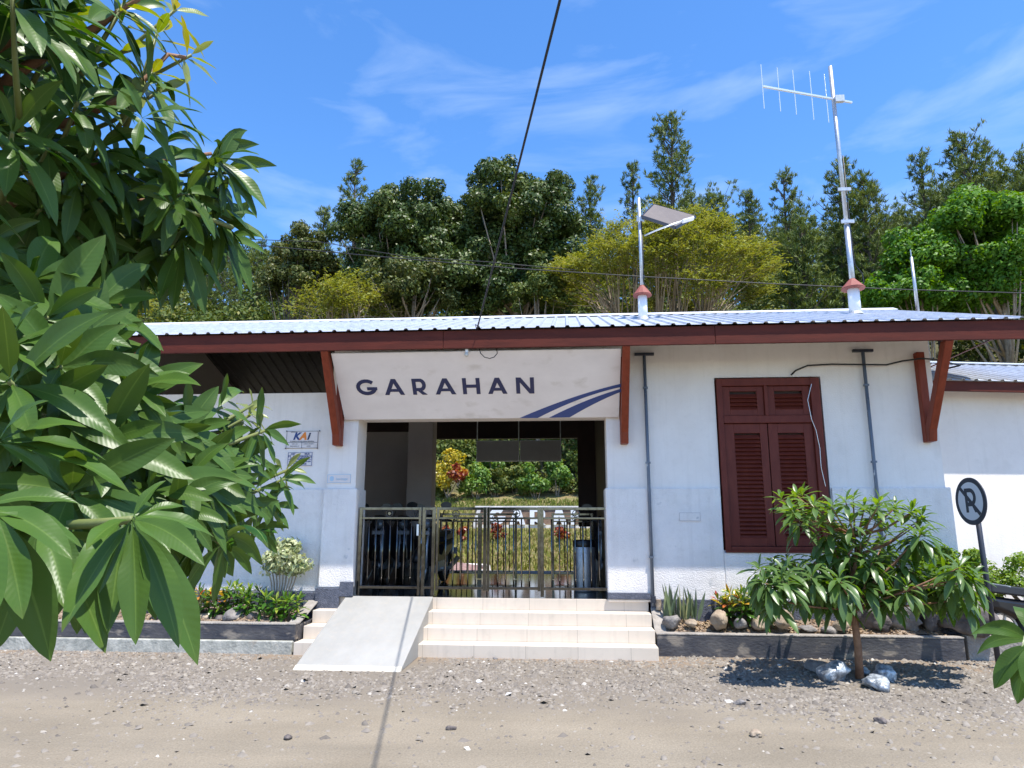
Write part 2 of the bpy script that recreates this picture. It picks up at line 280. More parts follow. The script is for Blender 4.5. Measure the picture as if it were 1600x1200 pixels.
M['sans'] = leafmat('snake_plant_leaf', [(0, (0.08, 0.12, 0.06)), (.6, (0.16, 0.20, 0.10)), (1, (0.34, 0.34, 0.16))], rough=0.4, trans=.05, veins=False)
M['varieg'] = leafmat('cream_variegated_leaf', [(0, (0.14, 0.20, 0.07)), (.5, (0.36, 0.40, 0.20)), (1, (0.55, 0.55, 0.36))], rough=0.5, trans=.25, veins=False)
M['hedge'] = leafmat('bright_hedge_leaf', [(0, (0.09, 0.17, 0.015)), (.6, (0.17, 0.29, 0.02)), (1, (0.28, 0.40, 0.04))], rough=0.5, trans=.3, veins=False)
M['darkbroad'] = leafmat('dark_forest_leaf', [(0, (0.032, 0.060, 0.014)), (.6, (0.060, 0.100, 0.020)), (1, (0.15, 0.18, 0.04))], rough=0.45, trans=.15, veins=False, spec=.3)
M['olive'] = leafmat('olive_forest_leaf', [(0, (0.05, 0.075, 0.018)), (.6, (0.085, 0.11, 0.025)), (1, (0.17, 0.16, 0.05))], rough=0.5, trans=.2, veins=False, spec=.3)
M['pine'] = leafmat('pine_needles', [(0, (0.060, 0.100, 0.022)), (.6, (0.115, 0.160, 0.034)), (1, (0.21, 0.24, 0.06))], rough=0.6, trans=.2, veins=False, spec=.3)
M['yellowtree'] = leafmat('yellow_feathery_leaf', [(0, (0.125, 0.165, 0.026)), (.5, (0.205, 0.235, 0.038)), (1, (0.31, 0.31, 0.075))], rough=0.6, trans=.3, veins=False, spec=.2)
M['brightgreen'] = leafmat('bright_forest_leaf', [(0, (0.045, 0.13, 0.012)), (.6, (0.085, 0.21, 0.016)), (1, (0.16, 0.30, 0.03))], rough=0.5, trans=.3, veins=False, spec=.3)
M['papaya'] = leafmat('papaya_leaf', [(0, (0.06, 0.14, 0.02)), (.6, (0.12, 0.23, 0.03)), (1, (0.28, 0.34, 0.07))], rough=0.5, trans=.3, veins=False)
M['under'] = leafmat('undergrowth_leaf', [(0, (0.04, 0.075, 0.014)), (.5, (0.085, 0.125, 0.022)), (1, (0.19, 0.19, 0.04))], rough=0.6, trans=.2, veins=False, spec=.3)
M['grassblade'] = leafmat('grass_blade', [(0, (0.09, 0.13, 0.02)), (.45, (0.185, 0.205, 0.040)), (1, (0.35, 0.28, 0.11))], rough=0.7, trans=.2, veins=False, spec=.2)

# ------------------------------------------------------------------ mesh helpers
def origin_of(parent):
    o = Vector((0, 0, 0)); q = parent
    while q is not None: o += q.location; q = q.parent
    return o
def link(name, me, mat, parent=None, smooth=False, bevel=0, at=None):
    ob = bpy.data.objects.new(name, me); COL.objects.link(ob)
    if mat is not None: me.materials.append(mat)
    if parent is not None:
        o = origin_of(parent); me.transform(Matrix.Translation(-o)); ob.parent = parent
    elif at is not None:
        me.transform(Matrix.Translation(-Vector(at))); ob.location = at
    if smooth: me.polygons.foreach_set('use_smooth', [True] * len(me.polygons))
    if bevel:
        b = ob.modifiers.new('bevel', 'BEVEL'); b.width = bevel; b.segments = 2; b.limit_method = 'ANGLE'; b.angle_limit = R(40)
    return ob
class MB:
    def __init__(s): s.v = []; s.f = []
    def add(s, vs, fs):
        b = len(s.v); s.v += [tuple(map(float, v)) for v in vs]; s.f += [tuple(i + b for i in f) for f in fs]; return s
    def box(s, x0, x1, y0, y1, z0, z1):
        return s.add([(x, y, z) for x in (x0, x1) for y in (y0, y1) for z in (z0, z1)],
                     [(0, 1, 3, 2), (4, 6, 7, 5), (0, 4, 5, 1), (2, 3, 7, 6), (0, 2, 6, 4), (1, 5, 7, 3)])
    def bar(s, a, b, w, h=None, up=(0, 0, 1)):
        h = h or w; a = Vector(a); b = Vector(b); d = (b - a).normalized(); u = Vector(up)
        if abs(d.dot(u)) > .98: u = Vector((0, 1, 0))
        x = d.cross(u).normalized(); y = x.cross(d).normalized()
        vs = [p + x * sx * w / 2 + y * sy * h / 2 for p in (a, b) for sx, sy in ((-1, -1), (1, -1), (1, 1), (-1, 1))]
        return s.add(vs, [(0, 1, 2, 3), (7, 6, 5, 4), (0, 4, 5, 1), (1, 5, 6, 2), (2, 6, 7, 3), (3, 7, 4, 0)])
    def tube(s, pts, rad, n=8, caps=True):
        pts = [Vector(p) for p in pts]; k = len(pts); rad = rad if hasattr(rad, '__len__') else [rad] * k
        ref = None; vs = []
        for i, p in enumerate(pts):
            d = (pts[min(i + 1, k - 1)] - pts[max(i - 1, 0)]).normalized()
            if ref is None: ref = d.orthogonal().normalized()
            x = (ref - d * ref.dot(d)); x = x.normalized() if x.length > 1e-6 else d.orthogonal().normalized(); ref = x; y = d.cross(x)
            vs += [p + (x * math.cos(2 * math.pi * j / n) + y * math.sin(2 * math.pi * j / n)) * rad[i] for j in range(n)]
        fs = [(i * n + j, i * n + (j + 1) % n, (i + 1) * n + (j + 1) % n, (i + 1) * n + j) for i in range(k - 1) for j in range(n)]
        if caps: fs += [tuple(range(n))[::-1], tuple((k - 1) * n + j for j in range(n))]
        return s.add(vs, fs)
    def prism(s, poly, depth, frame):
        """poly in the 2-D frame (origin, U, V, N): extruded along N by depth"""
        o, U, V, N = [Vector(q) for q in frame]; n = len(poly)
        vs = [o + U * x + V * y for x, y in poly] + [o + U * x + V * y + N * depth for x, y in poly]
        fs = [tuple(range(n)), tuple(range(2 * n - 1, n - 1, -1))] + [(i, i + n, (i + 1) % n + n, (i + 1) % n) for i in range(n)]
        return s.add(vs, fs)
    def lathe(s, prof, c, n=16):
        vs = [(c[0] + r * math.cos(2 * math.pi * j / n), c[1] + r * math.sin(2 * math.pi * j / n), c[2] + z) for r, z in prof for j in range(n)]
        fs = [(i * n + j, i * n + (j + 1) % n, (i + 1) * n + (j + 1) % n, (i + 1) * n + j) for i in range(len(prof) - 1) for j in range(n)]
        fs += [tuple(range(n))[::-1], tuple((len(prof) - 1) * n + j for j in range(n))]
        return s.add(vs, fs)
    def mesh(s, name='mesh'):
        me = bpy.data.meshes.new(name); me.from_pydata(s.v, [], s.f); me.update(); return me
    def build(s, name, mat, parent=None, **k): return link(name, s.mesh(name), mat, parent, **k)
def tag(o, label=None, cat=None, group=None, kind=None):
    if label: o['label'] = label
    if cat: o['category'] = cat
    if group: o['group'] = group
    if kind: o['kind'] = kind
    return o
def thing(name, label, cat, loc=(0, 0, 0), group=None):
    o = bpy.data.objects.new(name, None); COL.objects.link(o); o.location = loc; o.empty_display_size = .2
    return tag(o, label, cat, group)
def kids(o): return [c for c in bpy.data.objects if c.parent == o]
def copy_tree(o, loc=None, rz=None, label=None, parent=None):
    c = o.copy(); COL.objects.link(c); c.parent = parent
    if loc is not None: c.location = loc
    if rz is not None: c.rotation_euler = (0, 0, rz)
    if label: c['label'] = label
    for k in kids(o): copy_tree(k, parent=c)
    return c
def npmesh(name, V, F, rnd=None, uv=None, smooth=False):
    """V (n,3), F (m,4) quads or (m,3)"""
    me = bpy.data.meshes.new(name); V = np.asarray(V, np.float32); F = np.asarray(F, np.int32)
    me.vertices.add(len(V)); me.vertices.foreach_set('co', V.ravel())
    k = F.shape[1]; me.loops.add(F.size); me.loops.foreach_set('vertex_index', F.ravel())
    me.polygons.add(len(F)); me.polygons.foreach_set('loop_start', np.arange(len(F), dtype=np.int32) * k)
    me.polygons.foreach_set('loop_total', np.full(len(F), k, np.int32))
    if smooth: me.polygons.foreach_set('use_smooth', np.ones(len(F), bool))
    if rnd is not None:
        a = me.attributes.new('rnd', 'FLOAT', 'POINT'); a.data.foreach_set('value', np.asarray(rnd, np.float32))
    if uv is not None:
        u = me.uv_layers.new(name='UVMap'); u.data.foreach_set('uv', np.asarray(uv, np.float32)[F.ravel()].ravel())
    me.update(calc_edges=True); me.validate(); return me
def nrm(a): return a / np.maximum(np.linalg.norm(a, axis=-1, keepdims=True), 1e-9)

# broad curved leaves, vectorised
def leaves(base, d0, nup, L, W, droop, rnd, nl=9, nw=5, fold=0.25, shape=0.62, wave=0.05, petiole=0.07):
    n = len(base); t = np.linspace(0, 1, nl); v = np.linspace(-1, 1, nw)
    base, d0, nup = np.asarray(base, float), nrm(np.asarray(d0, float)), np.asarray(nup, float)
    L = np.broadcast_to(L, (n,)); W = np.broadcast_to(W, (n,)); droop = np.broadcast_to(droop, (n,)); rnd = np.broadcast_to(rnd, (n,))
    side = nrm(np.cross(d0, nup) + 1e-6)
    g = np.array([0, 0, -1.0])
    D = nrm(d0[:, None, :] + g * (droop[:, None] * t[None, :] ** 1.2)[..., None])
    seg = np.zeros((n, nl, 3)); seg[:, 1:] = (D[:, 1:] + D[:, :-1]) / 2 * (L / (nl - 1))[:, None, None]
    C = base[:, None, :] + np.cumsum(seg, 1)
    N = nrm(np.cross(side[:, None, :], D))
    tt = np.clip((t - petiole) / (1 - petiole), 0, 1)
    prof = np.sin(np.pi * tt ** (shape + .40)) ** 0.82; prof = np.maximum(prof, 0.035); prof[-1] = 0.01
    ph = rng.random(n) * 6.28
    wv = np.sin(t[None, :] * 13 + ph[:, None])
    hw = (W / 2)[:, None] * prof[None, :]
    lat = hw[:, :, None] * v[None, None, :]
    lift = np.abs(lat) * fold + wave * W[:, None, None] * wv[:, :, None] * (v[None, None, :] ** 2) * np.sign(v)[None, None, :] * prof[None, :, None]
    V = C[:, :, None, :] + side[:, None, None, :] * lat[..., None] + N[:, :, None, :] * lift[..., None]
    i = np.arange(n)[:, None, None] * nl * nw; a = np.arange(nl - 1)[None, :, None] * nw; b = np.arange(nw - 1)[None, None, :]
    q = i + a + b
    F = np.stack([q, q + nw, q + nw + 1, q + 1], -1).reshape(-1, 4)
    uv = np.stack(np.broadcast_arrays(t[None, :, None], (v[None, None, :] + 1) / 2), -1)
    uv = np.broadcast_to(uv, (n, nl, nw, 2)).reshape(-1, 2)
    return V.reshape(-1, 3), F, np.repeat(rnd, nl * nw), uv
def join_np(parts):
    Vs, Fs, Rs, Us, b = [], [], [], [], 0
    for V, Fq, r, u in parts: Vs.append(V); Fs.append(Fq + b); Rs.append(r); Us.append(u); b += len(V)
    return np.concatenate(Vs), np.concatenate(Fs), np.concatenate(Rs), np.concatenate(Us)
def rosette(c, axis, n, L, W, spread=(35, 105), droop=(0.5, 1.3), rl=0.0, rh=1.0, fold=.25, nl=9, nw=5, gap=.02, wave=.05):
    axis = nrm(np.asarray(axis, float)); a = nrm(np.cross(axis, [0.31, 0.2, 0.93])); b = np.cross(axis, a)
    k = np.arange(n); az = k * 2.39996 + rng.random() * 6 + rng.normal(0, .15, n)
    f = (k + .5) / n; th = np.radians(spread[0] + (spread[1] - spread[0]) * (1 - f) ** .8 + rng.normal(0, 6, n))
    rad = a[None] * np.cos(az)[:, None] + b[None] * np.sin(az)[:, None]
    d = axis[None] * np.cos(th)[:, None] + rad * np.sin(th)[:, None]
    nup = axis[None] * np.sin(th)[:, None] - rad * np.cos(th)[:, None] + np.array([0, 0, .35]) + rng.normal(0, .15, (n, 3))
    base = np.asarray(c)[None] + axis[None] * (gap * (f[:, None] - .5) * 2)
    LL = L * (1 - .45 * f ** 2) * rng.uniform(.85, 1.12, n)
    return leaves(base, d, nup, LL, LL / L * W, rng.uniform(*droop, n) * (1 - .4 * f), rng.uniform(rl, rh, n), nl=nl, nw=nw, fold=fold, wave=wave)
# flat leaf cards: cloud of small folded leaves
def cards(C, N, size, rnd, aspect=0.5, tangent=None):
    n = len(C); N = nrm(N); t = tangent if tangent is not None else rng.normal(size=(n, 3))
    T = nrm(t - N * (t * N).sum(1, keepdims=True)); S = np.cross(N, T)
    size = np.broadcast_to(size, (n,))[:, None]; hl = size * .5; hw = size * aspect * .5
    V = np.stack([C - T * hl, C - S * hw + N * hw * .45, C + T * hl, C + S * hw + N * hw * .45], 1).reshape(-1, 3)
    F = np.arange(n * 4).reshape(-1, 4)
    return V, F, np.repeat(np.broadcast_to(rnd, (n,)), 4), np.zeros((n * 4, 2))
def rand_dir(n):
    return nrm(rng.normal(size=(n, 3)))
def blob_cloud(center, radii, nclump, cr, nleaf, leaf, rl=0, rh=1, up=.35, shell=.75, hemi=-.4):
    """clumped crown: clumps on an ellipsoid, leaves on each clump"""
    d = rand_dir(nclump * 3); d = d[d[:, 2] > hemi][:nclump]
    r = rng.uniform(shell, 1.0, len(d))
    cc = np.asarray(center) + d * r[:, None] * np.asarray(radii)
    crs = rng.uniform(cr[0], cr[1], len(d))
    per = np.maximum((nleaf * crs ** 2 / (crs ** 2).sum()).astype(int), 3)
    idx = np.repeat(np.arange(len(d)), per); m = len(idx)
    ld = rand_dir(m); rr = crs[idx] * rng.uniform(.6, 1.08, m)
    C = cc[idx] + ld * rr[:, None] * np.array([1, 1, .8])
    N = ld * .8 + rand_dir(m) * .75 + np.array([0, -.1, up])
    tone = np.clip(rng.normal(.45, .22, m) + (rng.random(len(d)) - .5)[idx] * .35, rl, rh)
    return cards(C, N, leaf * rng.uniform(.7, 1.3, m), tone), cc

# ------------------------------------------------------------------ ground
GZ = 0.10
gv = MB(); gv.add([(-400, -300, GZ), (400, -300, GZ), (400, 6.0, GZ), (-400, 6.0, GZ)], [(0, 1, 2, 3)])
tag(gv.build('ground', M['ground']), kind='structure')

# gravel stones: one countless mass
def gravel():
    pts = []
    def dens(x, y):   # band near the building, wider to the right of the steps
        edge = -2.75 + 0.35 * math.sin(x * .9 + 1) + .2 * math.sin(x * 2.3) + (-.45 if x > -.3 else 0) + (.25 if x < -4 else 0)
        dd = 1 / (1 + math.exp(-(y - edge) * 7))
        if -3.6 < x < -1.4 and y > -2.2: dd *= .35
        if y > -.85: dd *= .8
        return dd
    while len(pts) < 40000:
        x = random.uniform(-8, 7.5); y = random.uniform(-5.2, -0.45)
        if -3.3 < x < 1.03 and y > -.9: continue
        if -2.95 < x < -1.7 and y > -1.75: continue
        if x < -3.25 and y > -.84: continue
        if x > 1.03 and y > -.56: continue
        d_ = dens(x, y); n_ = .5 + .5 * math.sin(x * 3.1 + math.sin(y * 4)) * math.sin(y * 5.3 + x)
        if random.random() < d_ * (.35 + .65 * n_) + .05: pts.append((x, y))
    pts = np.array(pts); n = len(pts)
    s = rng.lognormal(math.log(.0135), .42, n); s = np.clip(s, .005, .042)
    o = np.array([[1, 0, 0], [0, 1, 0], [-1, 0, 0], [0, -1, 0], [0, 0, 1], [.5, .5, .72]], float)
    tri = np.array([[0, 1, 5], [1, 4, 5], [0, 5, 4], [1, 2, 4], [2, 3, 4], [3, 0, 4]])
    sc = np.stack([s * rng.uniform(.7, 1.5, n), s * rng.uniform(.7, 1.3, n), s * rng.uniform(.4, .9, n)], 1)
    V = o[None] * sc[:, None] * rng.uniform(.75, 1.25, (n, 6, 1))
    a = rng.random(n) * 6.28; ca, sa = np.cos(a)[:, None], np.sin(a)[:, None]
    X = V[..., 0] * ca - V[..., 1] * sa + pts[:, :1]; Y = V[..., 0] * sa + V[..., 1] * ca + pts[:, 1:]
    tl = rng.normal(0, .25, (n, 2)); Z = V[..., 2] + GZ - .002 + V[..., 0] * tl[:, :1]
    V = np.stack([X, Y, Z], -1).reshape(-1, 3)
    F = (np.arange(n)[:, None, None] * 6 + tri[None]).reshape(-1, 3)
    rn = np.clip(rng.normal(.45, .2, n), 0, .95); rn[rng.random(n) < .006] = 1
    tag(link('gravel', npmesh('gravel', V, F, np.repeat(rn, 6)), M['stone']), 'loose grey crushed gravel spread along the foot of the station steps and planters', 'gravel', kind='stuff')
gravel()

# rocks
def rock(name, loc, r, mat, seed, squash=(1, .8, .7), parent=None, jag=.18):
    rs = np.random.default_rng(seed)
    import bmesh
    bm = bmesh.new(); bmesh.ops.create_icosphere(bm, subdivisions=3, radius=1)
    pl = nrm(rs.normal(size=(9, 3))); off = rs.uniform(.55, .92, 9); ph = rs.uniform(0, 6, 6)
    for v in bm.verts:
        p = np.array(v.co); 
        for q, o in zip(pl, off):
            e = p @ q - o
            if e > 0: p = p - q * e * .97
        p = p * (1 + jag * .5 * math.sin(3 * p[0] + ph[0]) * math.sin(4 * p[1] + ph[1]) + jag * .25 * math.sin(9 * p[2] + ph[2] + 5 * p[0]) + jag * .12 * math.sin(17 * p[0] + ph[3]) * math.sin(15 * p[2] + ph[4]))
        v.co = Vector(p * np.array(squash) * r)
    bmesh.ops.rotate(bm, verts=bm.verts, matrix=Matrix.Rotation(rs.uniform(0, 6), 3, 'Z'))
    me = bpy.data.meshes.new(name); bm.to_mesh(me); bm.free()
    ob = bpy.data.objects.new(name, me); COL.objects.link(ob); me.materials.append(mat); ob.location = loc
    me.polygons.foreach_set('use_smooth', [True] * len(me.polygons)); return ob

# ------------------------------------------------------------------ the station building
FZ = 0.69
st = thing('station_building', 'white single-storey railway station with grey metal roof, brown fascia and a large tilted name sign', 'building', (1, 0, GZ))
OX0, OX1 = -2.85, 0.53
m = MB()
m.box(OX1, 1.98, 0, .42, .3, 4.16); m.box(3.36, 4.78, 0, .42, .3, 4.16)        # beside the window
m.box(1.98, 3.36, 0, .42, .3, 1.30); m.box(1.98, 3.36, 0, .42, 3.55, 4.16)
m.box(-3.24, OX0, 0, .42, .3, 4.16)                                             # door pillar
m.box(OX0, OX1, .02, .40, 3.05, 4.16)                                           # lintel behind the sign
m.box(-9.5, -3.24, .08, .28, .3, 3.43)                                          # low left wall
m.box(4.5, 4.78, .42, 5.2, .3, 4.2); m.box(.53, 4.5, 4.9, 5.2, .3, 4.0)
m.build('wall', M['wall'], st)
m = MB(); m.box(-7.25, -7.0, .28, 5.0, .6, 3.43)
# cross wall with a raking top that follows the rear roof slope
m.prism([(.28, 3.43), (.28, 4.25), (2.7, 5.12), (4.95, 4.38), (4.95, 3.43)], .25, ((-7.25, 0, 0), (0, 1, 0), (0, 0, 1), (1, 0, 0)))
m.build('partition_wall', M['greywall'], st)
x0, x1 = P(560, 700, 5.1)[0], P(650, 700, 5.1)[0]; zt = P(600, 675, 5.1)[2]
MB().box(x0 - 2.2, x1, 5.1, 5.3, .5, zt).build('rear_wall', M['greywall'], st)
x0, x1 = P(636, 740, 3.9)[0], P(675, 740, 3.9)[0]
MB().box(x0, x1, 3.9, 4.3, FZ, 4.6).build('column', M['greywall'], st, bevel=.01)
MB().box(.56, .80, .42, 4.9, FZ, 4.2).build('passage_wall', M['darkbrown'], st)
MB().box(-9, 5, 6.2, 6.32, 3.55, 3.98).build('rear_beam', M['darkbrown'], st)
MB().box(-9, 5, 2.6, 2.78, 4.85, 5.02).build('ridge_beam', M['darkbrown'], st)
# plinth, slightly proud
m = MB(); m.box(.50, 1.975, -.035, 0.0, .66, 2.09); m.box(3.37, 4.83, -.035, 0.0, .66, 2.09)
m.box(1.975, 3.37, -.035, 0.0, .66, 1.275); m.box(4.78, 4.83, 0, 3, .66, 2.09); m.box(.497, .53, 0, .42, .66, 2.09)
m.build('plinth', M['plinth'], st, bevel=.014)
m = MB(); m.box(-3.28, -2.82, -.035, 0.0, .80, 2.09); m.box(-2.85, -2.82, 0, .42, .80, 2.09); m.build('plinth', M['plinth'], st, bevel=.014)
MB().box(-9.5, -3.285, .045, .078, .74, 2.09).build('plinth', M['plinth'], st, bevel=.014)
m = MB(); m.box(1.03, 4.86, -.07, -.036, .2, .70); m.box(.495, 1.03, -.07, -.036, .69, .775); m.box(.495, .53, -.036, .42, .69, .775)
m.build('base_band', M['basegrey'], st, bevel=.008)
m = MB(); m.box(-2.98, -2.80, -.07, -.036, .69, .88); m.box(-3.30, -2.98, -.07, -.036, .3, .80); m.build('base_band', M['basegrey'], st, bevel=.008)
MB().box(-9.5, -3.30, -.02, .079, .2, .74).build('base_band', M['basegrey'], st, bevel=.008)
# roof: ribbed sheets, open rib ends at the eave
def ribbed(x0, x1, yz0, yz1, pitch=.187, rib=.022, top=.03, foot=.062, th=.0025, flip=1):
    prof = []; x = x0
    while x < x1 - .01:
        e = min(x + pitch, x1); c = x + pitch * .5
        if c + foot / 2 < x1: prof += [(x, 0), (c - foot / 2, 0), (c - top / 2, rib), (c + top / 2, rib), (c + foot / 2, 0)]
        else: prof += [(x, 0)]
        x += pitch
    prof.append((x1, 0))
    (ya, za), (yb, zb) = yz0, yz1
    ln = math.hypot(yb - ya, zb - za); ny, nz = -(zb - za) / ln * flip, (yb - ya) / ln * flip
    V = []
    for (y, z) in ((ya, za), (yb, zb)):
        for o in (0, -th):
            V += [(px_, y + ny * (h + o), z + nz * (h + o)) for px_, h in prof]
    k = len(prof); F = []
    for i in range(k - 1):
        F += [(i, i + 1, 2 * k + i + 1, 2 * k + i), (k + i + 1, k + i, 3 * k + i, 3 * k + i + 1), (i + 1, i, k + i, k + i + 1), (2 * k + i, 2 * k + i + 1, 3 * k + i + 1, 3 * k + i)]
    return V, F
EY, EZ, RY, RZ, BY, BZ = -.87, 4.045, 2.7, 5.27, 6.5, 3.97
m = MB(); m.add(*ribbed(-9.6, 5.63, (EY, EZ), (RY, RZ)))
rf = m.build('roof', M['roof'], st)
m = MB(); m.add(*ribbed(-9.6, 5.63, (BY, BZ), (RY, RZ), flip=-1)); m.build('rear_roof', M['roof'], st)
m = MB(); m.add([(-9.6, RY, RZ - .03), (5.6, RY, RZ - .03), (5.6, BY - .05, BZ - .015), (-9.6, BY - .05, BZ - .015)], [(0, 1, 2, 3)])
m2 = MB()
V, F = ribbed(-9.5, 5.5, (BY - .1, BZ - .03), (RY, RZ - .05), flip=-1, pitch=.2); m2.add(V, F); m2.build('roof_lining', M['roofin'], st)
m = MB(); m.prism([(RY - .16, RZ - .035), (RY, RZ + .035), (RY + .16, RZ - .035), (RY + .16, RZ - .025), (RY, RZ + .05), (RY - .16, RZ - .025)], 15.25, ((-9.6, 0, 0), (0, 1, 0), (0, 0, 1), (1, 0, 0)))
m.build('ridge_cap', M['ridge'], rf)
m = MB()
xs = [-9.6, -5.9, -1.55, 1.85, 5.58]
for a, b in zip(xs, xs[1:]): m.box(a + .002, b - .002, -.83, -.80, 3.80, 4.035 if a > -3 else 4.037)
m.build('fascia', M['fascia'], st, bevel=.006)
m = MB(); m.box(5.55, 5.58, -.80, 2.68, 4.0, 4.01)
m.prism([(-.80, 3.82), (-.80, 4.03), (2.7, 5.24), (6.4, 3.96), (6.4, 3.76), (2.7, 5.02)], .03, ((5.585, 0, 0), (0, 1, 0), (0, 0, 1), (1, 0, 0)))
m.build('verge_board', M['fascia'], st)
m = MB()   # rafters under the eave
for x in np.arange(-9, 5.4, 1.1): m.prism([(-.79, 3.93), (-.79, 4.02), (2.6, 5.20), (2.6, 5.08)], .05, ((x, 0, 0), (0, 1, 0), (0, 0, 1), (1, 0, 0)))
m.build('rafters', M['darkbrown'], st)
# brackets
for bx, dz in ((-3.10, 0), (.76, 0), (4.62, 0)):
    b = MB(); b.box(bx - .05, bx + .05, -.10, -.001, 2.66, 3.84)
    b.add([(bx + sx * .048, y, z) for sx in (-1, 1) for y, z in ((-.101, 2.86), (-.70, 3.82), (-.82, 3.80), (-.82, 3.79), (-.20, 2.80), (-.17, 2.66), (-.101, 2.66))],
          [(0, 1, 2, 3, 4, 5, 6), (13, 12, 11, 10, 9, 8, 7)] + [(i, i + 7, (i + 1) % 7 + 7, (i + 1) % 7) for i in range(7)])
    b.build('bracket', M['bracket'], st, bevel=.008)
# tilted name board between the brackets
u = Vector((1, 0, 0)); vv = Vector((0, -.70, .76)).normalized(); nn_ = u.cross(vv)  # faces the street, leaning down
SO = Vector((0, -.05, 3.02)); SL = math.hypot(.70, .76)
SN = Vector((0, -vv.z, vv.y)).normalized()
sx0, sx1 = -3.03, .70
m = MB(); m.prism([(sx0, 0), (sx1, 0), (sx1, SL), (sx0, SL)], .03, (SO - SN * .03, u, vv, SN))
sb = m.build('name_board', M['signwhite'], st, bevel=.004)
def onsign(px, py):
    d = Vector(ray(px, py)); c = Vector(CAM); n = SN; t = (SO - c).dot(n) / d.dot(n); q = c + d * t - SO
    return (q.dot(u), q.dot(vv))
# stroke letters
def arc(cx, cy, rx, ry, a0, a1, n=18): return [(cx + rx * math.cos(R(a0 + (a1 - a0) * i / n)), cy + ry * math.sin(R(a0 + (a1 - a0) * i / n))) for i in range(n + 1)]
def thick(pts, w):
    """polyline -> quads in 2-D"""
    L_, R_ = [], []
    for i, p in enumerate(pts):
        a = pts[max(i - 1, 0)]; b = pts[min(i + 1, len(pts) - 1)]; dx, dy = b[0] - a[0], b[1] - a[1]; q = math.hypot(dx, dy)
        L_.append((p[0] - dy / q * w / 2, p[1] + dx / q * w / 2)); R_.append((p[0] + dy / q * w / 2, p[1] - dx / q * w / 2))
    return [[L_[i], R_[i], R_[i + 1], L_[i + 1]] for i in range(len(pts) - 1)]
def letter(ch, w, h, s):
    if ch == 'G':
        q = thick(arc(w * .5, h * .5, w * .5 - s / 2, h * .5 - s / 2, 42, 358), s)
        return q + [[(w * .52, h * .5), (w * .52, h * .5 - s * .85), (w, h * .5 - s * .85), (w, h * .5)]]
    if ch == 'A':
        k = s * 1.12
        return [[(0, 0), (k, 0), (w / 2 + k / 2, h), (w / 2 - k / 2, h)], [(w - k, 0), (w, 0), (w / 2 + k / 2, h), (w / 2 - k / 2, h)],
                [(w * .2, h * .20), (w * .8, h * .20), (w * .74, h * .20 + s * .8), (w * .26, h * .20 + s * .8)]]
    if ch == 'R':
        q = [[(0, 0), (s, 0), (s, h), (0, h)], [(s, h), (s, h - s * .9), (w * .55, h - s * .9), (w * .55, h)], [(s, h * .42), (s, h * .42 - s * .9), (w * .55, h * .42 - s * .9), (w * .55, h * .42)]]
        cy = (h + h * .42 - s * .9) / 2; ry = (h - cy)
        q += thick(arc(w * .55, cy, w * .42 - s / 2, ry - s * .45, 90, -90, 14), s * .95)
        return q + [[(w * .38, h * .42 - s * .9), (w * .38 + s * 1.1, h * .42 - s * .9), (w, 0), (w - s * 1.25, 0)]]
    if ch == 'H': return [[(0, 0), (s, 0), (s, h), (0, h)], [(w - s, 0), (w, 0), (w, h), (w - s, h)], [(s, h * .5 - s * .45), (w - s, h * .5 - s * .45), (w - s, h * .5 + s * .45), (s, h * .5 + s * .45)]]
    if ch == 'N': return [[(0, 0), (s, 0), (s, h), (0, h)], [(w - s, 0), (w, 0), (w, h), (w - s, h)], [(0, h), (s * 1.2, h), (w, 0), (w - s * 1.2, 0)]]
    if ch == 'P':
        q = [[(0, 0), (s, 0), (s, h), (0, h)], [(s, h), (s, h - s), (w * .5, h - s), (w * .5, h)], [(s, h * .42), (s, h * .42 - s), (w * .5, h * .42 - s), (w * .5, h * .42)]]
        cy = (h + h * .42 - s) / 2
        return q + thick(arc(w * .5, cy, w * .5 - s / 2, h - cy - s / 2, 90, -90, 14), s)
    return []
def put_letter(mb, ch, x, y, w, h, s, frame, depth):
    for i, q in enumerate(letter(ch, w, h, s)):
        mb.prism([(x + a, y + b) for a, b in q], depth + i * .00012, frame)
fr = (SO + SN * .0005, u, vv, SN)
hgt = .245
for ch, p0, p1 in zip('GARAHAN', (559, 602, 646, 681, 724, 763, 807), (591, 633, 668, 713, 751, 793, 835)):
    a = onsign(p0, 617.5 - (p0 - 559) * .0105); b = onsign(p1, 616.5 - (p1 - 559) * .0105)
    lm = MB(); put_letter(lm, ch, a[0], a[1], b[0] - a[0], hgt, .052, fr, .004); lm.build('letter', M['navy'], sb)
def curve_band(mb, e0, e1, frame, depth, n=14):
    """band between two curves given as quadratic beziers in sign coordinates"""
    def bz(e, t): return tuple((1 - t) ** 2 * e[0][k] + 2 * t * (1 - t) * e[1][k] + t * t * e[2][k] for k in (0, 1))
    for i in range(n):
        a, b = bz(e0, i / n), bz(e0, (i + 1) / n); c, d = bz(e1, (i + 1) / n), bz(e1, i / n)
        mb.prism([a, b, c, d], depth, frame)
S = onsign
sm = MB()
curve_band(sm, (S(812, 653), S(895, 617), S(970, 599.5)), (S(840, 653), S(908, 618), S(970, 604.5)), fr, .003)
sm.build('stripe', M['blue'], sb); sm = MB()
curve_band(sm, (S(858, 652.5), S(918, 622), S(970, 607.5)), (S(890, 652), S(932, 627), S(970, 612)), fr, .003)
sm.build('stripe', M['blue'], sb)
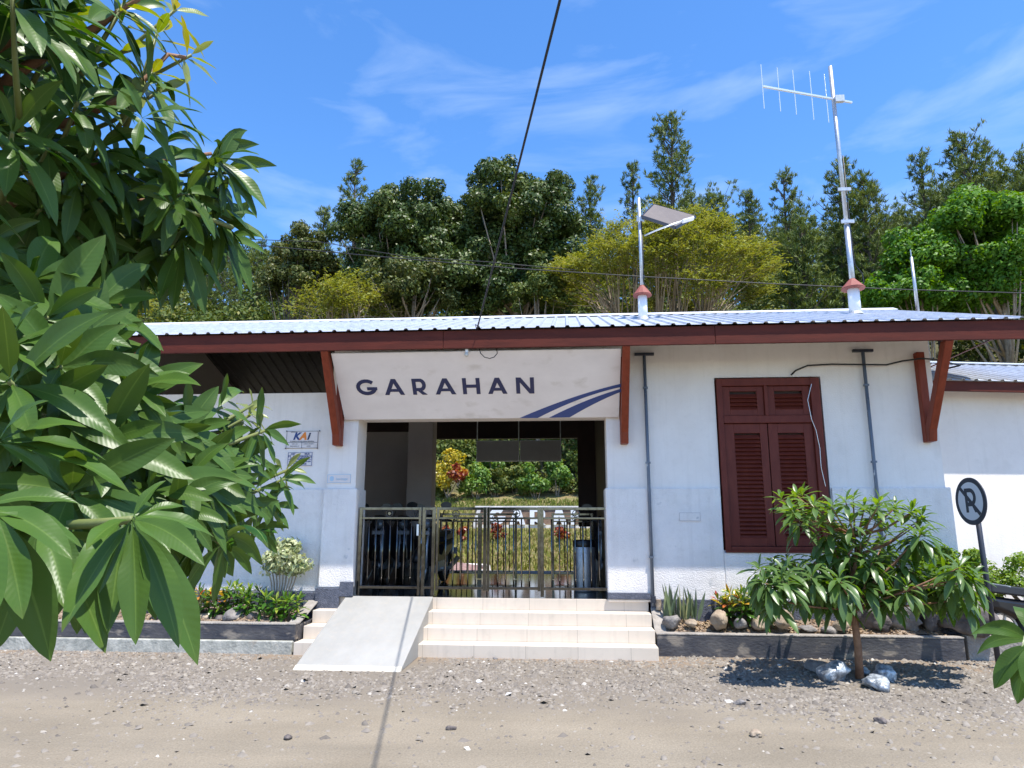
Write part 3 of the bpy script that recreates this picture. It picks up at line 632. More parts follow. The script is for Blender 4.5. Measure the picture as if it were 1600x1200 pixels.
# ---------------- window
wn = thing('shutter_window', 'tall maroon wooden window with closed louvred shutters on the white front wall', 'window', (2.67, .06, 1.3))
X0, X1, Z0, Z1 = 2.0, 3.33, 1.30, 3.53
m = MB(); fy0, fy1 = -.04, .10
m.box(X0, X0 + .07, fy0, fy1, Z0, Z1); m.box(X1 - .12, X1, fy0, fy1, Z0, Z1); m.box(X0 + .07, X1 - .12, fy0, fy1, Z1 - .10, Z1)
m.box(X0 + .07, X1 - .12, fy0, fy1, 2.93, 3.03); m.box(X0 + .07, X1 - .12, fy0, fy1, Z0, Z0 + .05)
m.box(2.61, 2.655, fy0, fy1, 3.03, Z1 - .10)
m.build('frame', M['shutter'], wn, bevel=.006)
def louvre(x0, x1, z0, z1, lx0, lx1, lz0, lz1, name):
    q = MB(); y0, y1 = -.005, .035
    q.box(x0, lx0, y0, y1, z0, z1); q.box(lx1, x1, y0, y1, z0, z1); q.box(lx0, lx1, y0, y1, z0, lz0); q.box(lx0, lx1, y0, y1, lz1, z1)
    o = q.build(name, M['shutter'], wn, bevel=.004)
    s_ = MB(); z = lz0 + .02
    while z < lz1 - .01:
        s_.prism([(-.010, z - .022), (-.004, z - .029), (.044, z + .024), (.038, z + .031)], lx1 - lx0 - .002, ((lx0 + .001, 0, 0), (0, 1, 0), (0, 0, 1), (1, 0, 0))); z += .053
    s_.build('slats', M['shutter'], o)
    MB().box(lx0, lx1, .05, .06, lz0, lz1).build('backing', M['darkbrown'], o)
xm = 2.633
def lx(px, py): return P(px, py, 0)[0]
louvre(2.073, xm - .006, 1.355, 2.925, 2.20, 2.53, 1.46, 2.80, 'shutter'); louvre(xm + .006, 3.207, 1.355, 2.925, 2.76, 3.09, 1.46, 2.80, 'shutter')
louvre(2.073, 2.608, 3.035, 3.425, 2.17, 2.52, 3.12, 3.36, 'vent_panel'); louvre(2.657, 3.207, 3.035, 3.425, 2.75, 3.11, 3.12, 3.36, 'vent_panel')
m = MB(); m.box(2.0, 3.34, -.05, .0, 1.275, 1.30); m.build('sill', M['shutter'], wn)
# thin cord on the window
m = MB(); m.tube([P(*q, -.06) for q in ((1268, 600), (1262, 625), (1268, 655), (1275, 672), (1281, 700), (1283, 730), (1290, 760))], .004, 5)
tag(m.build('window_cord', M['alu']), 'thin pale cord hanging down over the right window shutter', 'cord')
# ---------------- drain pipes with T heads
def pipe(xp, zb, lab):
    t = thing('support_pipe', lab, 'pipe', (xp, -.06, zb), 'thin grey pipes standing against the front wall')
    MB().tube([(xp, -.065, zb), (xp, -.065, 3.86)], .022, 10).build('tube', M['pipe'], t, smooth=True)
    MB().bar((xp - .13, -.065, 3.875), (xp + .13, -.065, 3.875), .05, .035).build('head', M['signback'], t, bevel=.004)
    for z in (1.2, 2.4, 3.4):
        if z > zb: MB().box(xp - .03, xp + .03, -.09, -.04, z, z + .025).build('clamp', M['pipe'], t)
pipe(1.06, .62, 'thin grey vertical pipe on the white wall right of the entrance bracket')
pipe(3.91, .5, 'thin grey vertical pipe on the white wall right of the maroon window')
# ---------------- plaques and writing
def text_mesh(body, size, frame, mat, name, parent=None, align='CENTER', bold=0.0, shear=0.0, depth=.001, sx=1.0):
    c = bpy.data.curves.new(name, 'FONT'); c.body = body; c.size = size; c.align_x = align; c.align_y = 'CENTER'; c.offset = bold; c.shear = shear; c.extrude = depth
    o = bpy.data.objects.new(name, c); COL.objects.link(o); dg = bpy.context.evaluated_depsgraph_get(); dg.update()
    me = bpy.data.meshes.new_from_object(o.evaluated_get(dg)); bpy.data.objects.remove(o)
    O, U, V_, N = [Vector(q) for q in frame]
    mt = Matrix(((U.x * sx, V_.x, N.x, O.x), (U.y * sx, V_.y, N.y, O.y), (U.z * sx, V_.z, N.z, O.z), (0, 0, 0, 1)))
    me.transform(mt); me.materials.clear()
    return link(name, me, mat, parent)
WU, WV, WN = (1, 0, 0), (0, 0, 1), (0, -1, 0)
def rect_at(px0, py0, px1, py1, Y):
    a, b = P(px0, py0, Y), P(px1, py1, Y); return a[0], b[0], b[2], a[2]
yw = .066
a0, a1, b0, b1 = rect_at(449, 674, 496.5, 700.5, .08)
t = thing('information_plaque', 'white plaque with a blue and orange logo on the wall left of the entrance', 'plaque', (a0, .07, b0))
MB().box(a0, a1, yw, .079, b0, b1).build('panel', M['signwhite'], t)
m = MB(); e = .005; mid = b0 + (b1 - b0) * .34
for q in ((a0, a1, b1 - e, b1), (a0, a1, b0, b0 + e), (a0, a0 + e, b0 + e, b1 - e), (a1 - e, a1, b0 + e, b1 - e), (a0 + e, a1 - e, mid - e / 2, mid + e / 2)):
    m.box(q[0], q[1], yw - .003, yw - .0002, q[2], q[3])
m.box((a0 + a1) / 2 - e / 2, (a0 + a1) / 2 + e / 2, yw - .003, yw - .0002, b0 + e, mid - e / 2)
m.build('border', M['signback'], t)
for x, z in ((a0, b0), (a1, b0), (a0, b1), (a1 + .02, b1)): MB().tube([(x, yw, z), (x, yw - .012, z)], .009, 8).build('bolt', M['signback'], t)
xc = (a0 + a1) / 2; zc = (mid + b1) / 2 + .004
text_mesh('K', .135, ((xc - .085, yw - .002, zc), WU, WV, WN), M['blue'], 'logo_letter', t, bold=.006, shear=.3)
text_mesh('A', .135, ((xc + .01, yw - .002, zc), WU, WV, WN), M['orange'], 'logo_letter', t, bold=.008, shear=.3)
text_mesh('i', .135, ((xc + .085, yw - .002, zc), WU, WV, WN), M['navy'], 'logo_letter', t, bold=.006, shear=.3)
for s_, x, z, sz in (('PT KERETA API INDONESIA (PERSERO)', xc, mid + .014, .020), ('ASET : 018', xc - .1, mid - .022, .017), ('BANGUNAN : 07', xc - .1, mid - .052, .017), ('DAERAH OPERASI 9', xc + .1, mid - .022, .017), ('JEMBER', xc + .1, mid - .052, .017), ('KEPEMILIKAN', xc - .12, b1 - .015, .015)):
    text_mesh(s_, sz, ((x, yw - .002, z), WU, WV, WN), M['signback'], 'lettering', t)
a0, a1, b0, b1 = rect_at(451, 707, 487.5, 728, .08)
t = thing('ownership_plaque', 'small white plaque with blue lettering mounted below the logo plaque', 'plaque', (a0, .07, b0))
MB().box(a0, a1, yw, .079, b0, b1).build('panel', M['signwhite'], t)
m = MB()
for q in ((a0, a1, b1 - e, b1), (a0, a1, b0, b0 + e), (a0, a0 + e, b0 + e, b1 - e), (a1 - e, a1, b0 + e, b1 - e), (a0 + e, a1 - e, b0 + (b1 - b0) * .45, b0 + (b1 - b0) * .45 + e)):
    m.box(q[0], q[1], yw - .003, yw - .0002, q[2], q[3])
m.build('border', M['blue'], t)
hh = b1 - b0; xc = (a0 + a1) / 2
for s_, f, sz, x in (('ASET', .87, .03, xc - .1), ('MILIK', .87, .03, xc + .1), ('PT. KAI (PERSERO)', .68, .042, xc), ('DILARANG MENEMPATI', .53, .026, xc), ('& MENGGUNAKAN TANPA IJIN', .32, .022, xc), ('TERDAFTAR', .14, .036, xc)):
    text_mesh(s_, sz, ((x, yw - .002, b0 + hh * f), WU, WV, WN), M['blue'], 'lettering', t, bold=.001)
a0, a1, b0, b1 = rect_at(512.5, 741.5, 548, 754.5, 0)
t = thing('small_plaque', 'faded pale blue plaque on the entrance pillar just above the plinth', 'plaque', (a0, 0, b0))
MB().box(a0, a1, -.012, -.001, b0, b1).build('panel', M['signwhite'], t)
m = MB()
for q in ((a0, a1, b1 - e, b1), (a0, a1, b0, b0 + e), (a0, a0 + e, b0 + e, b1 - e), (a1 - e, a1, b0 + e, b1 - e)): m.box(q[0], q[1], -.015, -.0122, q[2], q[3])
m.build('border', M['lightblue'], t)
m = MB(); m.prism(arc(a0 + .06, (b0 + b1) / 2, .028, .036, 0, 340, 12), .002, ((0, -.0122, 0), (1, 0, 0), (0, 0, 1), (0, -1, 0))); m.build('emblem', M['lightblue'], t)
text_mesh('heritage', .05, (((a0 + a1) / 2 + .04, -.014, (b0 + b1) / 2 - .005), WU, WV, WN), M['lightblue'], 'lettering', t)
a0, a1, b0, b1 = rect_at(1061, 801, 1094.5, 814, -.035)
t = thing('wall_marker', 'faint white rectangular marker on the roughcast plinth left of the window', 'plaque', (a0, -.04, b0))
MB().box(a0, a1, -.045, -.0355, b0, b1).build('panel', M['plinth'], t, bevel=.002)
m = MB()
for q in ((a0, a1, b1 - .004, b1), (a0, a1, b0, b0 + .004), (a0, a0 + .004, b0 + .004, b1 - .004), (a1 - .004, a1, b0 + .004, b1 - .004)): m.box(q[0], q[1], -.047, -.0452, q[2], q[3])
m.build('border', M['greywall'], t)
# light bulb and loop of cable under the eave
q = P(730, 548, -.72)
t = thing('eave_bulb', 'small opal light bulb under the eave above the name board', 'lamp', (q[0], -.76, 3.76))
MB().lathe([(.02, 0), (.022, .03), (.02, .05)], (q[0], -.77, 3.76), 10).build('socket', M['pvc'], t)
MB().lathe([(.006, -.058), (.024, -.045), (.03, -.025), (.02, -.003)], (q[0], -.77, 3.76), 12).build('globe', M['bulb'], t, smooth=True)
m = MB(); m.tube([P(*q, -.8) for q in ((749, 545), (751, 552), (757, 558), (765, 560), (772, 558), (777, 552), (776, 545))], .006, 6)
tag(m.build('cable_loop', M['cable'], smooth=True), 'small loop of black cable hanging from the eave above the name board', 'cable')
m = MB(); m.tube([P(*q, y) for q, y in (((1236, 586), -.02), ((1243, 579), -.05), ((1262, 571), -.05), ((1300, 569), -.05), ((1350, 569.5), -.09), ((1385, 570), -.05), ((1410, 564), -.06), ((1440, 560), -.12), ((1465, 562), -.1), ((1500, 571), .1), ((1462, 580), .3))], .011, 6)
tag(m.build('wall_cable', M['cable'], smooth=True), 'black cable looping from the window head across the wall to the right bracket', 'cable')

# ---------------- porch floor, platform, steps, ramp
MB().box(-9.4, 4.5, .0, 5.05, .1, FZ).build('porch_floor', M['floor'], at=(0, 0, 0))
tag(bpy.data.objects['porch_floor'], kind='structure')
o = MB().box(-40, 40, 5.06, 6.3, -.2, FZ - .004).build('platform', M['platform']); tag(o, kind='structure')
es = thing('entrance_steps', 'wide cream tiled entrance steps leading up to the steel gate', 'steps', (-1.1, -.4, GZ))
for i, (y, z0, z1) in enumerate(((-.87, .05, .243), (-.585, .243, .393), (-.30, .393, .545), (-.015, .545, .688))):
    MB().box(-3.24 + i * .001, 1.01 - i * .001, y, -.001 - i * .001, z0, z1).build('step', M['tile'], es, bevel=.006)
rp = thing('access_ramp', 'smooth grey concrete ramp laid over the left side of the steps', 'ramp', (-2.3, -.9, GZ))
m = MB(); m.prism([(-.012, .10), (-.012, .70), (-1.66, .14), (-1.66, .10)], 1.15, ((-2.90, 0, 0), (0, 1, 0), (0, 0, 1), (1, 0, 0)))
m.build('slab', M['ramp'], rp, bevel=.006)
m = MB(); m.prism([(-1.66, .09), (-1.66, .142), (-1.74, .11), (-1.75, .09)], 1.15, ((-2.905, 0, 0), (0, 1, 0), (0, 0, 1), (1, 0, 0)))
m.build('toe', M['ramplip'], rp, bevel=.008)
# planters
def planter(name, x0, x1, yf, zt, lab, base=False, endcap=None):
    t = thing(name, lab, 'planter', ((x0 + x1) / 2, yf, GZ))
    z0 = GZ - .03
    q = MB(); q.box(x0, x1, yf, yf + .13, z0 if not base else .25, zt - .02)
    if x1 < 0: q.box(x1 - .13, x1, yf + .13, -.07, z0, zt - .02)
    else: q.box(x0, x0 + .13, yf + .13, -.07, z0, zt - .02)
    q.build('kerb', M['curb'], t, bevel=.012)
    q = MB(); q.box(x0 - .002, x1 + .002, yf - .004, yf + .135, zt - .02, zt)
    if x1 < 0: q.add([(x, y, z) for x in (x1 - .135, x1 + .004) for y, zz in ((yf + .135, zt), (-.03, zt + .20)) for z in (zz - .02, zz)], [(0, 1, 3, 2), (4, 6, 7, 5), (0, 4, 5, 1), (2, 3, 7, 6), (0, 2, 6, 4), (1, 5, 7, 3)])
    else: q.add([(x, y, z) for x in (x0 - .004, x0 + .135) for y, zz in ((yf + .135, zt), (-.06, zt + .24)) for z in (zz - .02, zz)], [(0, 1, 3, 2), (4, 6, 7, 5), (0, 4, 5, 1), (2, 3, 7, 6), (0, 2, 6, 4), (1, 5, 7, 3)])
    q.build('kerb_top', M['curbtop'], t, bevel=.006)
    if base: MB().box(x0, x1 - .012, yf - .05, yf + .13, z0, .25).build('footing', M['whitebase'], t, bevel=.012)
    # soil: gently uneven sheet
    xs = np.linspace(x0 + .13, x1 - .13, 60); ys = np.linspace(yf + .13, -.0, 10)
    V = [(x, y, zt - .05 + .17 * ((y - yf) / abs(yf)) + .02 * math.sin(x * 7 + y * 5) + random.uniform(-.006, .006)) for y in ys for x in xs]
    F = [(j * 60 + i, j * 60 + i + 1, (j + 1) * 60 + i + 1, (j + 1) * 60 + i) for j in range(9) for i in range(59)]
    q = MB(); q.add(V, F); q.build('soil', M['soil'], t, smooth=True)
    return t
planter('left_planter', -9.5, -3.26, -.80, .445, 'long planting bed left of the steps with dark kerb and peeling white footing', base=True)
planter('right_planter', 1.03, 4.50, -.56, .36, 'planting bed right of the steps with dark painted kerb')
bpy.data.objects['left_planter'].name = 'planter'; bpy.data.objects['right_planter'].name = 'planter.001'
o = MB().box(4.56, 9.5, -.50, -.38, .07, .37).build('low_kerb', M['curbtop'], bevel=.01, at=(4.56, -.45, .1)); tag(o, 'low dusty concrete kerb continuing right of the planting bed', 'kerb')
t = thing('tap_stub', 'short brass drain stub at the foot of the right wall pipe', 'pipe', (1.1, -.12, .6))
MB().tube([(1.12, -.12, .58), (1.12, -.12, .70)], .035, 10).build('sleeve', M['rocktan'], t); MB().tube([(1.06, -.12, .66), (1.06, -.12, .74)], .03, 10).build('elbow', M['signback'], t)

# ---------------- steel gates
def circle_orn(mb, x, y, z, r=.045):
    pts = [(x + r * math.cos(a), y, z + r * math.sin(a)) for a in np.linspace(0, 2 * math.pi, 19)]
    mb.tube(pts, .006, 5, caps=False)
    mb.bar((x - r, y, z), (x + r, y, z), .007); mb.bar((x, y, z - r), (x, y, z + r), .007)
    mb.add([(x + r * .45 * math.cos(a), y - .006, z + r * .45 * math.sin(a)) for a in np.linspace(0, 2 * math.pi, 9)[:-1]], [tuple(range(8))])
def gate(x0, x1, y, nb, lab, group, orn=None, pl=.04, pr=.04, feet=True, rl=.022):
    t = thing('steel_gate_panel', lab, 'gate', ((x0 + x1) / 2, y, FZ), group)
    zb = FZ + .01 if feet else FZ + .08
    for x, w_ in ((x0, pl), (x1, pr)): MB().box(x - w_ / 2, x + w_ / 2, y - w_ / 2, y + w_ / 2, zb, 1.845).build('post', M['steel'], t, bevel=.004)
    a, b = x0 + pl / 2, x1 - pr / 2
    for z, h in ((1.825, .036), (1.70, .026), (.805, .036)): MB().bar((a, y, z), (b, y, z), .034 if h > .03 else .026, h).build('rail', M['steel'], t, bevel=.003)
    for i in range(nb):
        x = a + (b - a) * (i + 1) / (nb + 1); MB().tube([(x, y, .822), (x, y, 1.688)], .0095, 8).build('bar', M['steel'], t, smooth=True)
    if orn is not None: q = MB(); circle_orn(q, x0 + (x1 - x0) * orn, y, 1.762); q.build('ornament', M['steel'], t, smooth=True)
    return t
gx = lambda px: P(px, 860, .08)[0]
FG = 'polished steel gate panels across the entrance'; RG = 'steel gate panels on the platform side'
gate(gx(562), gx(655), .08, 7, 'polished steel gate panel nearest the left entrance pillar', FG, orn=.48, pl=.042, pr=.03)
gate(gx(661.5), gx(677), .08, 0, 'narrow steel gate frame between the left panel and the middle gates', FG, pl=.04, pr=.04)
gate(gx(683), gx(757.5), .08, 5, 'left of the two middle steel gate panels below the name sign', FG, orn=.38, pl=.028, pr=.042, feet=False)
gate(gx(763), gx(842), .08, 5, 'right of the two middle steel gate panels below the name sign', FG, orn=.56, pl=.035, pr=.035, feet=False)
gate(gx(847), gx(951), .08, 7, 'polished steel gate panel nearest the right entrance wall', FG, orn=.52, pl=.045, pr=.045)
gy = 3.5; g2 = lambda px: P(px, 860, gy)[0]
gate(g2(688), g2(748), gy, 6, 'leftmost steel gate panel on the platform side seen through the entrance gate', RG, orn=.4)
gate(g2(751), g2(806), gy, 5, 'middle steel gate panel on the platform side seen through the entrance gate', RG, orn=.4)
gate(g2(864), g2(926), gy, 6, 'rightmost steel gate panel on the platform side beside the steel bin', RG, orn=.55)
t = thing('gate_padlock', 'small steel padlock hanging on the left gate panel near its right post', 'padlock', (gx(653), .04, 1.5))
MB().box(gx(653) - .014, gx(653) + .014, .02, .05, 1.47, 1.62).build('case', M['alu'], t, bevel=.004)

# bin & stand inside
q = G(914, 924, FZ)
t = thing('steel_bin', 'cylindrical steel litter bin standing inside the entrance at the right', 'bin', tuple(q))
MB().lathe([(.155, 0), (.16, .02), (.16, .66), (.15, .68), (.11, .685)], q, 24).build('body', M['galv'], t, smooth=True)
MB().lathe([(.163, .62), (.166, .63), (.166, .70), (.15, .72), (.02, .725)], q, 24).build('lid', M['black'], t, smooth=True)

# hanging boards
a0, a1, b0, b1 = rect_at(745, 689, 812, 721, 4.6); c0, c1 = rect_at(812, 689, 877, 721, 4.6)[:2]
t = thing('hanging_display', 'twin grey display boards hanging from the ceiling inside the passage', 'display board', ((a0 + c1) / 2, 4.6, b0))
MB().box(a0, a1 - .01, 4.58, 4.64, b0, b1).build('panel', M['board'], t, bevel=.008); MB().box(a1 + .01, c1, 4.58, 4.64, b0, b1).build('panel', M['board'], t, bevel=.008)
m = MB(); e = .012
for x0, x1 in ((a0, a1 - .01), (a1 + .01, c1)):
    for r_ in ((x0, x1, b0, b0 + e), (x0, x1, b1 - e, b1), (x0, x0 + e, b0 + e, b1 - e), (x1 - e, x1, b0 + e, b1 - e)): m.box(r_[0], r_[1], 4.565, 4.579, r_[2], r_[3])
m.build('edge_frame', M['galv'], t)
for x in (a0 + .01, (a0 + c1) / 2, c1 - .01): MB().tube([(x, 4.6, b1), (x, 4.6, 4.6)], .012, 6).build('hanger', M['galv'], t)
a0, a1, b0, b1 = rect_at(902, 688, 962, 821, 4.75)
t = thing('brown_blind', 'dark brown blind hanging at the right of the passage above the platform', 'blind', (a0, 4.75, b0))
MB().box(a0, a1, 4.72, 4.76, b0, 4.5).build('cloth', M['darkbrown'], t); MB().tube([(a0, 4.74, b0), (a1, 4.74, b0)], .025, 8).build('bottom_bar', M['darkbrown'], t)

# ---------------- motorcycles
def motorcycle(lab, loc, rz, group=None):
    t = thing('motorcycle', lab, 'motorcycle', (0, 0, 0), group)
    for x in (-.62, .62):
        q = MB(); 
        ring = [(x + .25 * math.cos(a), 0, .29 + .25 * math.sin(a)) for a in np.linspace(0, 2 * math.pi, 25)]
        q.tube(ring, .042, 8, caps=False); wl = q.build('wheel', M['rubber'], t, smooth=True)
        q = MB(); q.tube([(x + .2 * math.cos(a), 0, .29 + .2 * math.sin(a)) for a in np.linspace(0, 2 * math.pi, 21)], .018, 6, caps=False)
        q.tube([(x, -.06, .29), (x, .06, .29)], .04, 10)
        for k in range(5): a = k * 1.2566; q.bar((x, 0, .29), (x + .2 * math.cos(a), 0, .29 + .2 * math.sin(a)), .02, .03, up=(0, 1, 0))
        q.build('rim', M['galv'], wl)
        q = MB(); q.tube([(x + .31 * math.cos(a), 0, .29 + .31 * math.sin(a)) for a in (np.linspace(.3, 2.3, 9) if x > 0 else np.linspace(.9, 2.9, 9))], .055, 6); q.build('fender', M['black'], t, smooth=True)
    def side(poly, hw, name, mat, taper=.7):
        q = MB(); n = len(poly); cx = sum(p[0] for p in poly) / n; cz = sum(p[1] for p in poly) / n
        vs = []
        for y, k in ((-hw, taper), (-hw * .6, 1), (hw * .6, 1), (hw, taper)): vs += [(cx + (a - cx) * k, y, cz + (b - cz) * k) for a, b in poly]
        fs = [tuple(range(n)), tuple(range(4 * n - 1, 3 * n - 1, -1))] + [(r_ * n + i, (r_ + 1) * n + i, (r_ + 1) * n + (i + 1) % n, r_ * n + (i + 1) % n) for r_ in range(3) for i in range(n)]
        q.add(vs, fs); return q.build(name, mat, t, bevel=.012, smooth=False)
    side([(-.95, .72), (-.2, .62), (.02, .45), (.3, .5), (.3, .3), (-.15, .28), (-.45, .42), (-.9, .60)], .12, 'body', M['black'])
    side([(.30, .35), (.42, .35), (.52, .72), (.40, 1.0), (.28, .95), (.34, .6)], .19, 'leg_shield', M['black'])
    side([(-.85, .74), (-.15, .66), (-.08, .74), (-.35, .79), (-.85, .85)], .13, 'seat', M['seat'], .85)
    side([(-.3, .2), (.15, .2), (.2, .38), (-.25, .40)], .13, 'engine', M['galv'], .8)
    q = MB(); q.tube([(.44, -.05, .95), (.55, -.05, .6), (.62, -.07, .29)], .022, 8); q.tube([(.44, .05, .95), (.55, .05, .6), (.62, .07, .29)], .022, 8); q.build('fork', M['galv'], t, smooth=True)
    q = MB(); q.tube([(.25, -.36, 1.0), (.36, -.2, 1.02), (.38, 0, .99), (.36, .2, 1.02), (.25, .36, 1.0)], .016, 8); q.build('handlebar', M['black'], t, smooth=True)
    side([(.3, .92), (.48, .88), (.50, 1.02), (.36, 1.1)], .12, 'headlight_cowl', M['black'])
    q = MB(); q.lathe([(.085, 0), (.08, .02), (.04, .04)], (0, 0, 0), 16); me = q.mesh(); me.transform(Matrix.Translation((.49, 0, .95)) @ Matrix.Rotation(R(80), 4, 'Y')); link('headlight', me, M['glass'], t, smooth=True)
    for s_ in (-1, 1):
        q = MB(); q.tube([(.3, s_ * .2, 1.02), (.32, s_ * .27, 1.2)], .007, 6); q.prism([(s_ * .2 + .07 * 1.3 * math.cos(a), 1.24 + .055 * math.sin(a)) for a in np.linspace(0, 6.28, 13)[:-1]], .02, ((.30, s_ * .08, 0), (0, 1, 0), (0, 0, 1), (1, 0, 0))); q.build('mirror', M['black'], t)
    q = MB(); q.box(-.98, -.94, -.07, .07, .66, .74); q.build('tail_light', M['redlens'], t)
    q = MB(); q.box(-1.0, -.99, -.13, .13, .45, .56); q.build('licence_plate', M['plate'], t)
    q = MB(); q.box(.585, .595, -.10, .10, .78, .84); q.build('licence_plate', M['plate'], t)
    q = MB(); q.tube([(.0, .14, .25), (-.4, .16, .24), (-.85, .17, .38)], [.02, .035, .045], 10); q.build('exhaust', M['galv'], t, smooth=True)
    q = MB(); q.tube([(-.1, -.1, .25), (-.05, -.22, .0)], .012, 6); q.build('stand', M['galv'], t)
    q = MB(); q.bar((-.55, -.12, .80), (-.95, -.09, .86), .02); q.bar((-.55, .12, .80), (-.95, .09, .86), .02); q.bar((-.95, -.1, .86), (-.95, .1, .86), .02); q.build('grab_rail', M['galv'], t)
    t.location = loc; t.rotation_euler = (0, 0, rz); return t
mgp = 'motorcycles parked in the shade behind the gate'
bike = motorcycle('black motorcycle with a pale number plate parked nearest the middle gate', (P(668, 800, 1.55)[0], 2.15, FZ), R(-96), mgp)
copy_tree(bike, (P(586, 800, 2.3)[0], 2.75, FZ), R(-80), 'black motorcycle parked deepest in the left corner behind the gate')
copy_tree(bike, (P(612, 800, 2.3)[0], 3.05, FZ), R(-74), 'black motorcycle parked between the two others behind the left gate panel')
b4 = copy_tree(bike, (5.75, -.05, GZ), R(12), 'dark motorcycle cut off by the right photo edge beside the planting bed'); del b4['group']
q = P(935, 850, 2.6)
b5 = copy_tree(bike, (q[0] + .12, 3.1, FZ), R(-92), 'black motorcycle parked behind the steel bin at the right of the passage')

# ---------------- roof poles
def roof_z(y): return EZ + (RZ - EZ) * (y - EY) / (RY - EY)
def mast_base(t, x, y, r, h):
    z = roof_z(y) - .05
    MB().tube([(x, y, z), (x, y, z + h)], r, 16).build('sleeve', M['pvc'], t, smooth=True)
    MB().lathe([(r * 2.0, 0), (r * 2.05, .02), (r * .55, .16), (r * .5, .17)], (x, y, z + h - .05), 12).build('rain_cone', M['redcone'], t)
    MB().lathe([(r * 1.7, 0), (r * 1.1, .05)], (x, y, z + .03), 12).build('flashing', M['galv'], t)
    return z + h
y = 1.32; q = P(1337, 492, y); x = q[0]
t = thing('antenna_mast', 'tall grey mast with a five-element aerial rising from the station roof', 'antenna', (x, y, roof_z(y)))
mast_base(t, x, y, .085, .50)
ztop = P(1303, 104, y)[2]; z1 = P(1325, 352, y)[2]
MB().tube([(x, y, 5.0), (x, y, z1)], .042, 12).build('lower_pole', M['galv'], t, smooth=True)
MB().tube([(x, y, z1 - .1), (x - .01, y, ztop)], .033, 12).build('upper_pole', M['galv'], t, smooth=True)
for zz in (z1 + .02, P(1320, 300, y)[2]):
    MB().box(x - .10, x + .10, y - .06, y - .035, zz, zz + .05).build('clamp', M['galv'], t)
bl, br_ = Vector(P(1192, 135, y - .55)), Vector(P(1331, 160, y + .12)); 
bm_ = MB(); bm_.bar(bl, br_, .028); bo = bm_.build('boom', M['alu'], t)
dirb = (br_ - bl)
for px_, ya, yb in ((1192, 100, 176), (1216.5, 104, 180), (1240.5, 108, 186), (1267, 107, 193), (1290.5, 111, 197)):
    f = (px_ - 1192) / (1331 - 1192); c = bl + dirb * f; hl = (yb - ya) / 2 / (FPX / 11.0) * 1.02
    MB().tube([c - Vector((.006, 0, hl)), c + Vector((-.006, 0, hl))], .0068, 6).build('element', M['alu'], bo)
q = P(1308, 158, y); MB().box(q[0] - .06, q[0] + .08, y - .10, y - .03, q[2] - .06, q[2] + .05).build('boom_clamp', M['galv'], t)
m = MB(); m.tube([(x + .05, y, z1 + 1.2), (x + .05, y, z1), (x + .06, y, 5.6), (x + .16, y, 5.45), (x + .17, y, 5.3), (x + .11, y, 5.22)], .009, 6); m.build('feed_cable', M['cable'], t, smooth=True)
y = 1.03; q = P(1005, 500, y); x = q[0]
t = thing('solar_lamp_pole', 'grey pole with a tilted solar panel and lamp on the station roof', 'lamp', (x, y, roof_z(y)))
mast_base(t, x, y, .07, .47)
MB().tube([(x, y, 4.9), (x, y, P(998, 310, y)[2])], .026, 10).build('pole', M['galv'], t, smooth=True)
cpts = [Vector(P(1003, 340, y - .05)), Vector(P(1021, 322, y + .35)), Vector(P(1086, 340, y + .35)), Vector(P(1055, 357, y - .12))]
nrm_ = (cpts[1] - cpts[0]).cross(cpts[3] - cpts[0]).normalized()
if nrm_.z < 0: nrm_ = -nrm_
m = MB(); m.add(cpts + [c + nrm_ * .03 for c in cpts], [(0, 1, 2, 3), (7, 6, 5, 4), (0, 4, 5, 1), (1, 5, 6, 2), (2, 6, 7, 3), (3, 7, 4, 0)])
pn = m.build('solar_panel', M['panelback'], t)
m = MB()
for a, b in ((0, 1), (1, 2), (2, 3), (3, 0)): m.bar(cpts[a] + nrm_ * .012, cpts[b] + nrm_ * .012, .028, .045)
m.build('frame', M['signback'], pn)
m = MB(); m.tube([P(1007, 368, y), P(1030, 358, y - .12), P(1070, 344, y - .2)], .013, 8); m.build('lamp_arm', M['alu'], t, smooth=True)
a = Vector(P(1066, 346, y - .2)); b = Vector(P(1084, 341, y - .2)); MB().bar(a, b, .09, .035).build('lamp_head', M['pvc'], t, bevel=.008)
a = Vector(P(1000, 342, y)); b = Vector(P(1007, 342, y - .03)); MB().bar(a - Vector((.05, 0, 0)), b, .03, .08).build('bracket_clamp', M['galv'], t)
m = MB(); m.tube([(x + .03, y - .01, P(1000, 345, y)[2]), (x + .034, y - .01, 5.6), (x + .02, y - .02, 5.3), (x + .12, y, 5.15)], .007, 6); m.build('feed_cable', M['cable'], t, smooth=True)
y = 2.25; q = P(1434, 486, y)
t = thing('short_mast', 'thin bare grey pole standing near the roof ridge at the right', 'pole', (q[0], y, roof_z(y)))
MB().tube([(q[0], y, roof_z(y) - .05), (q[0], y, P(1424, 402, y)[2])], [.03, .022], 10).build('pole', M['galv'], t, smooth=True)
MB().tube([(q[0], y, P(1424, 402, y)[2]), (q[0], y, P(1423, 390, y)[2])], .008, 6).build('tip', M['galv'], t)

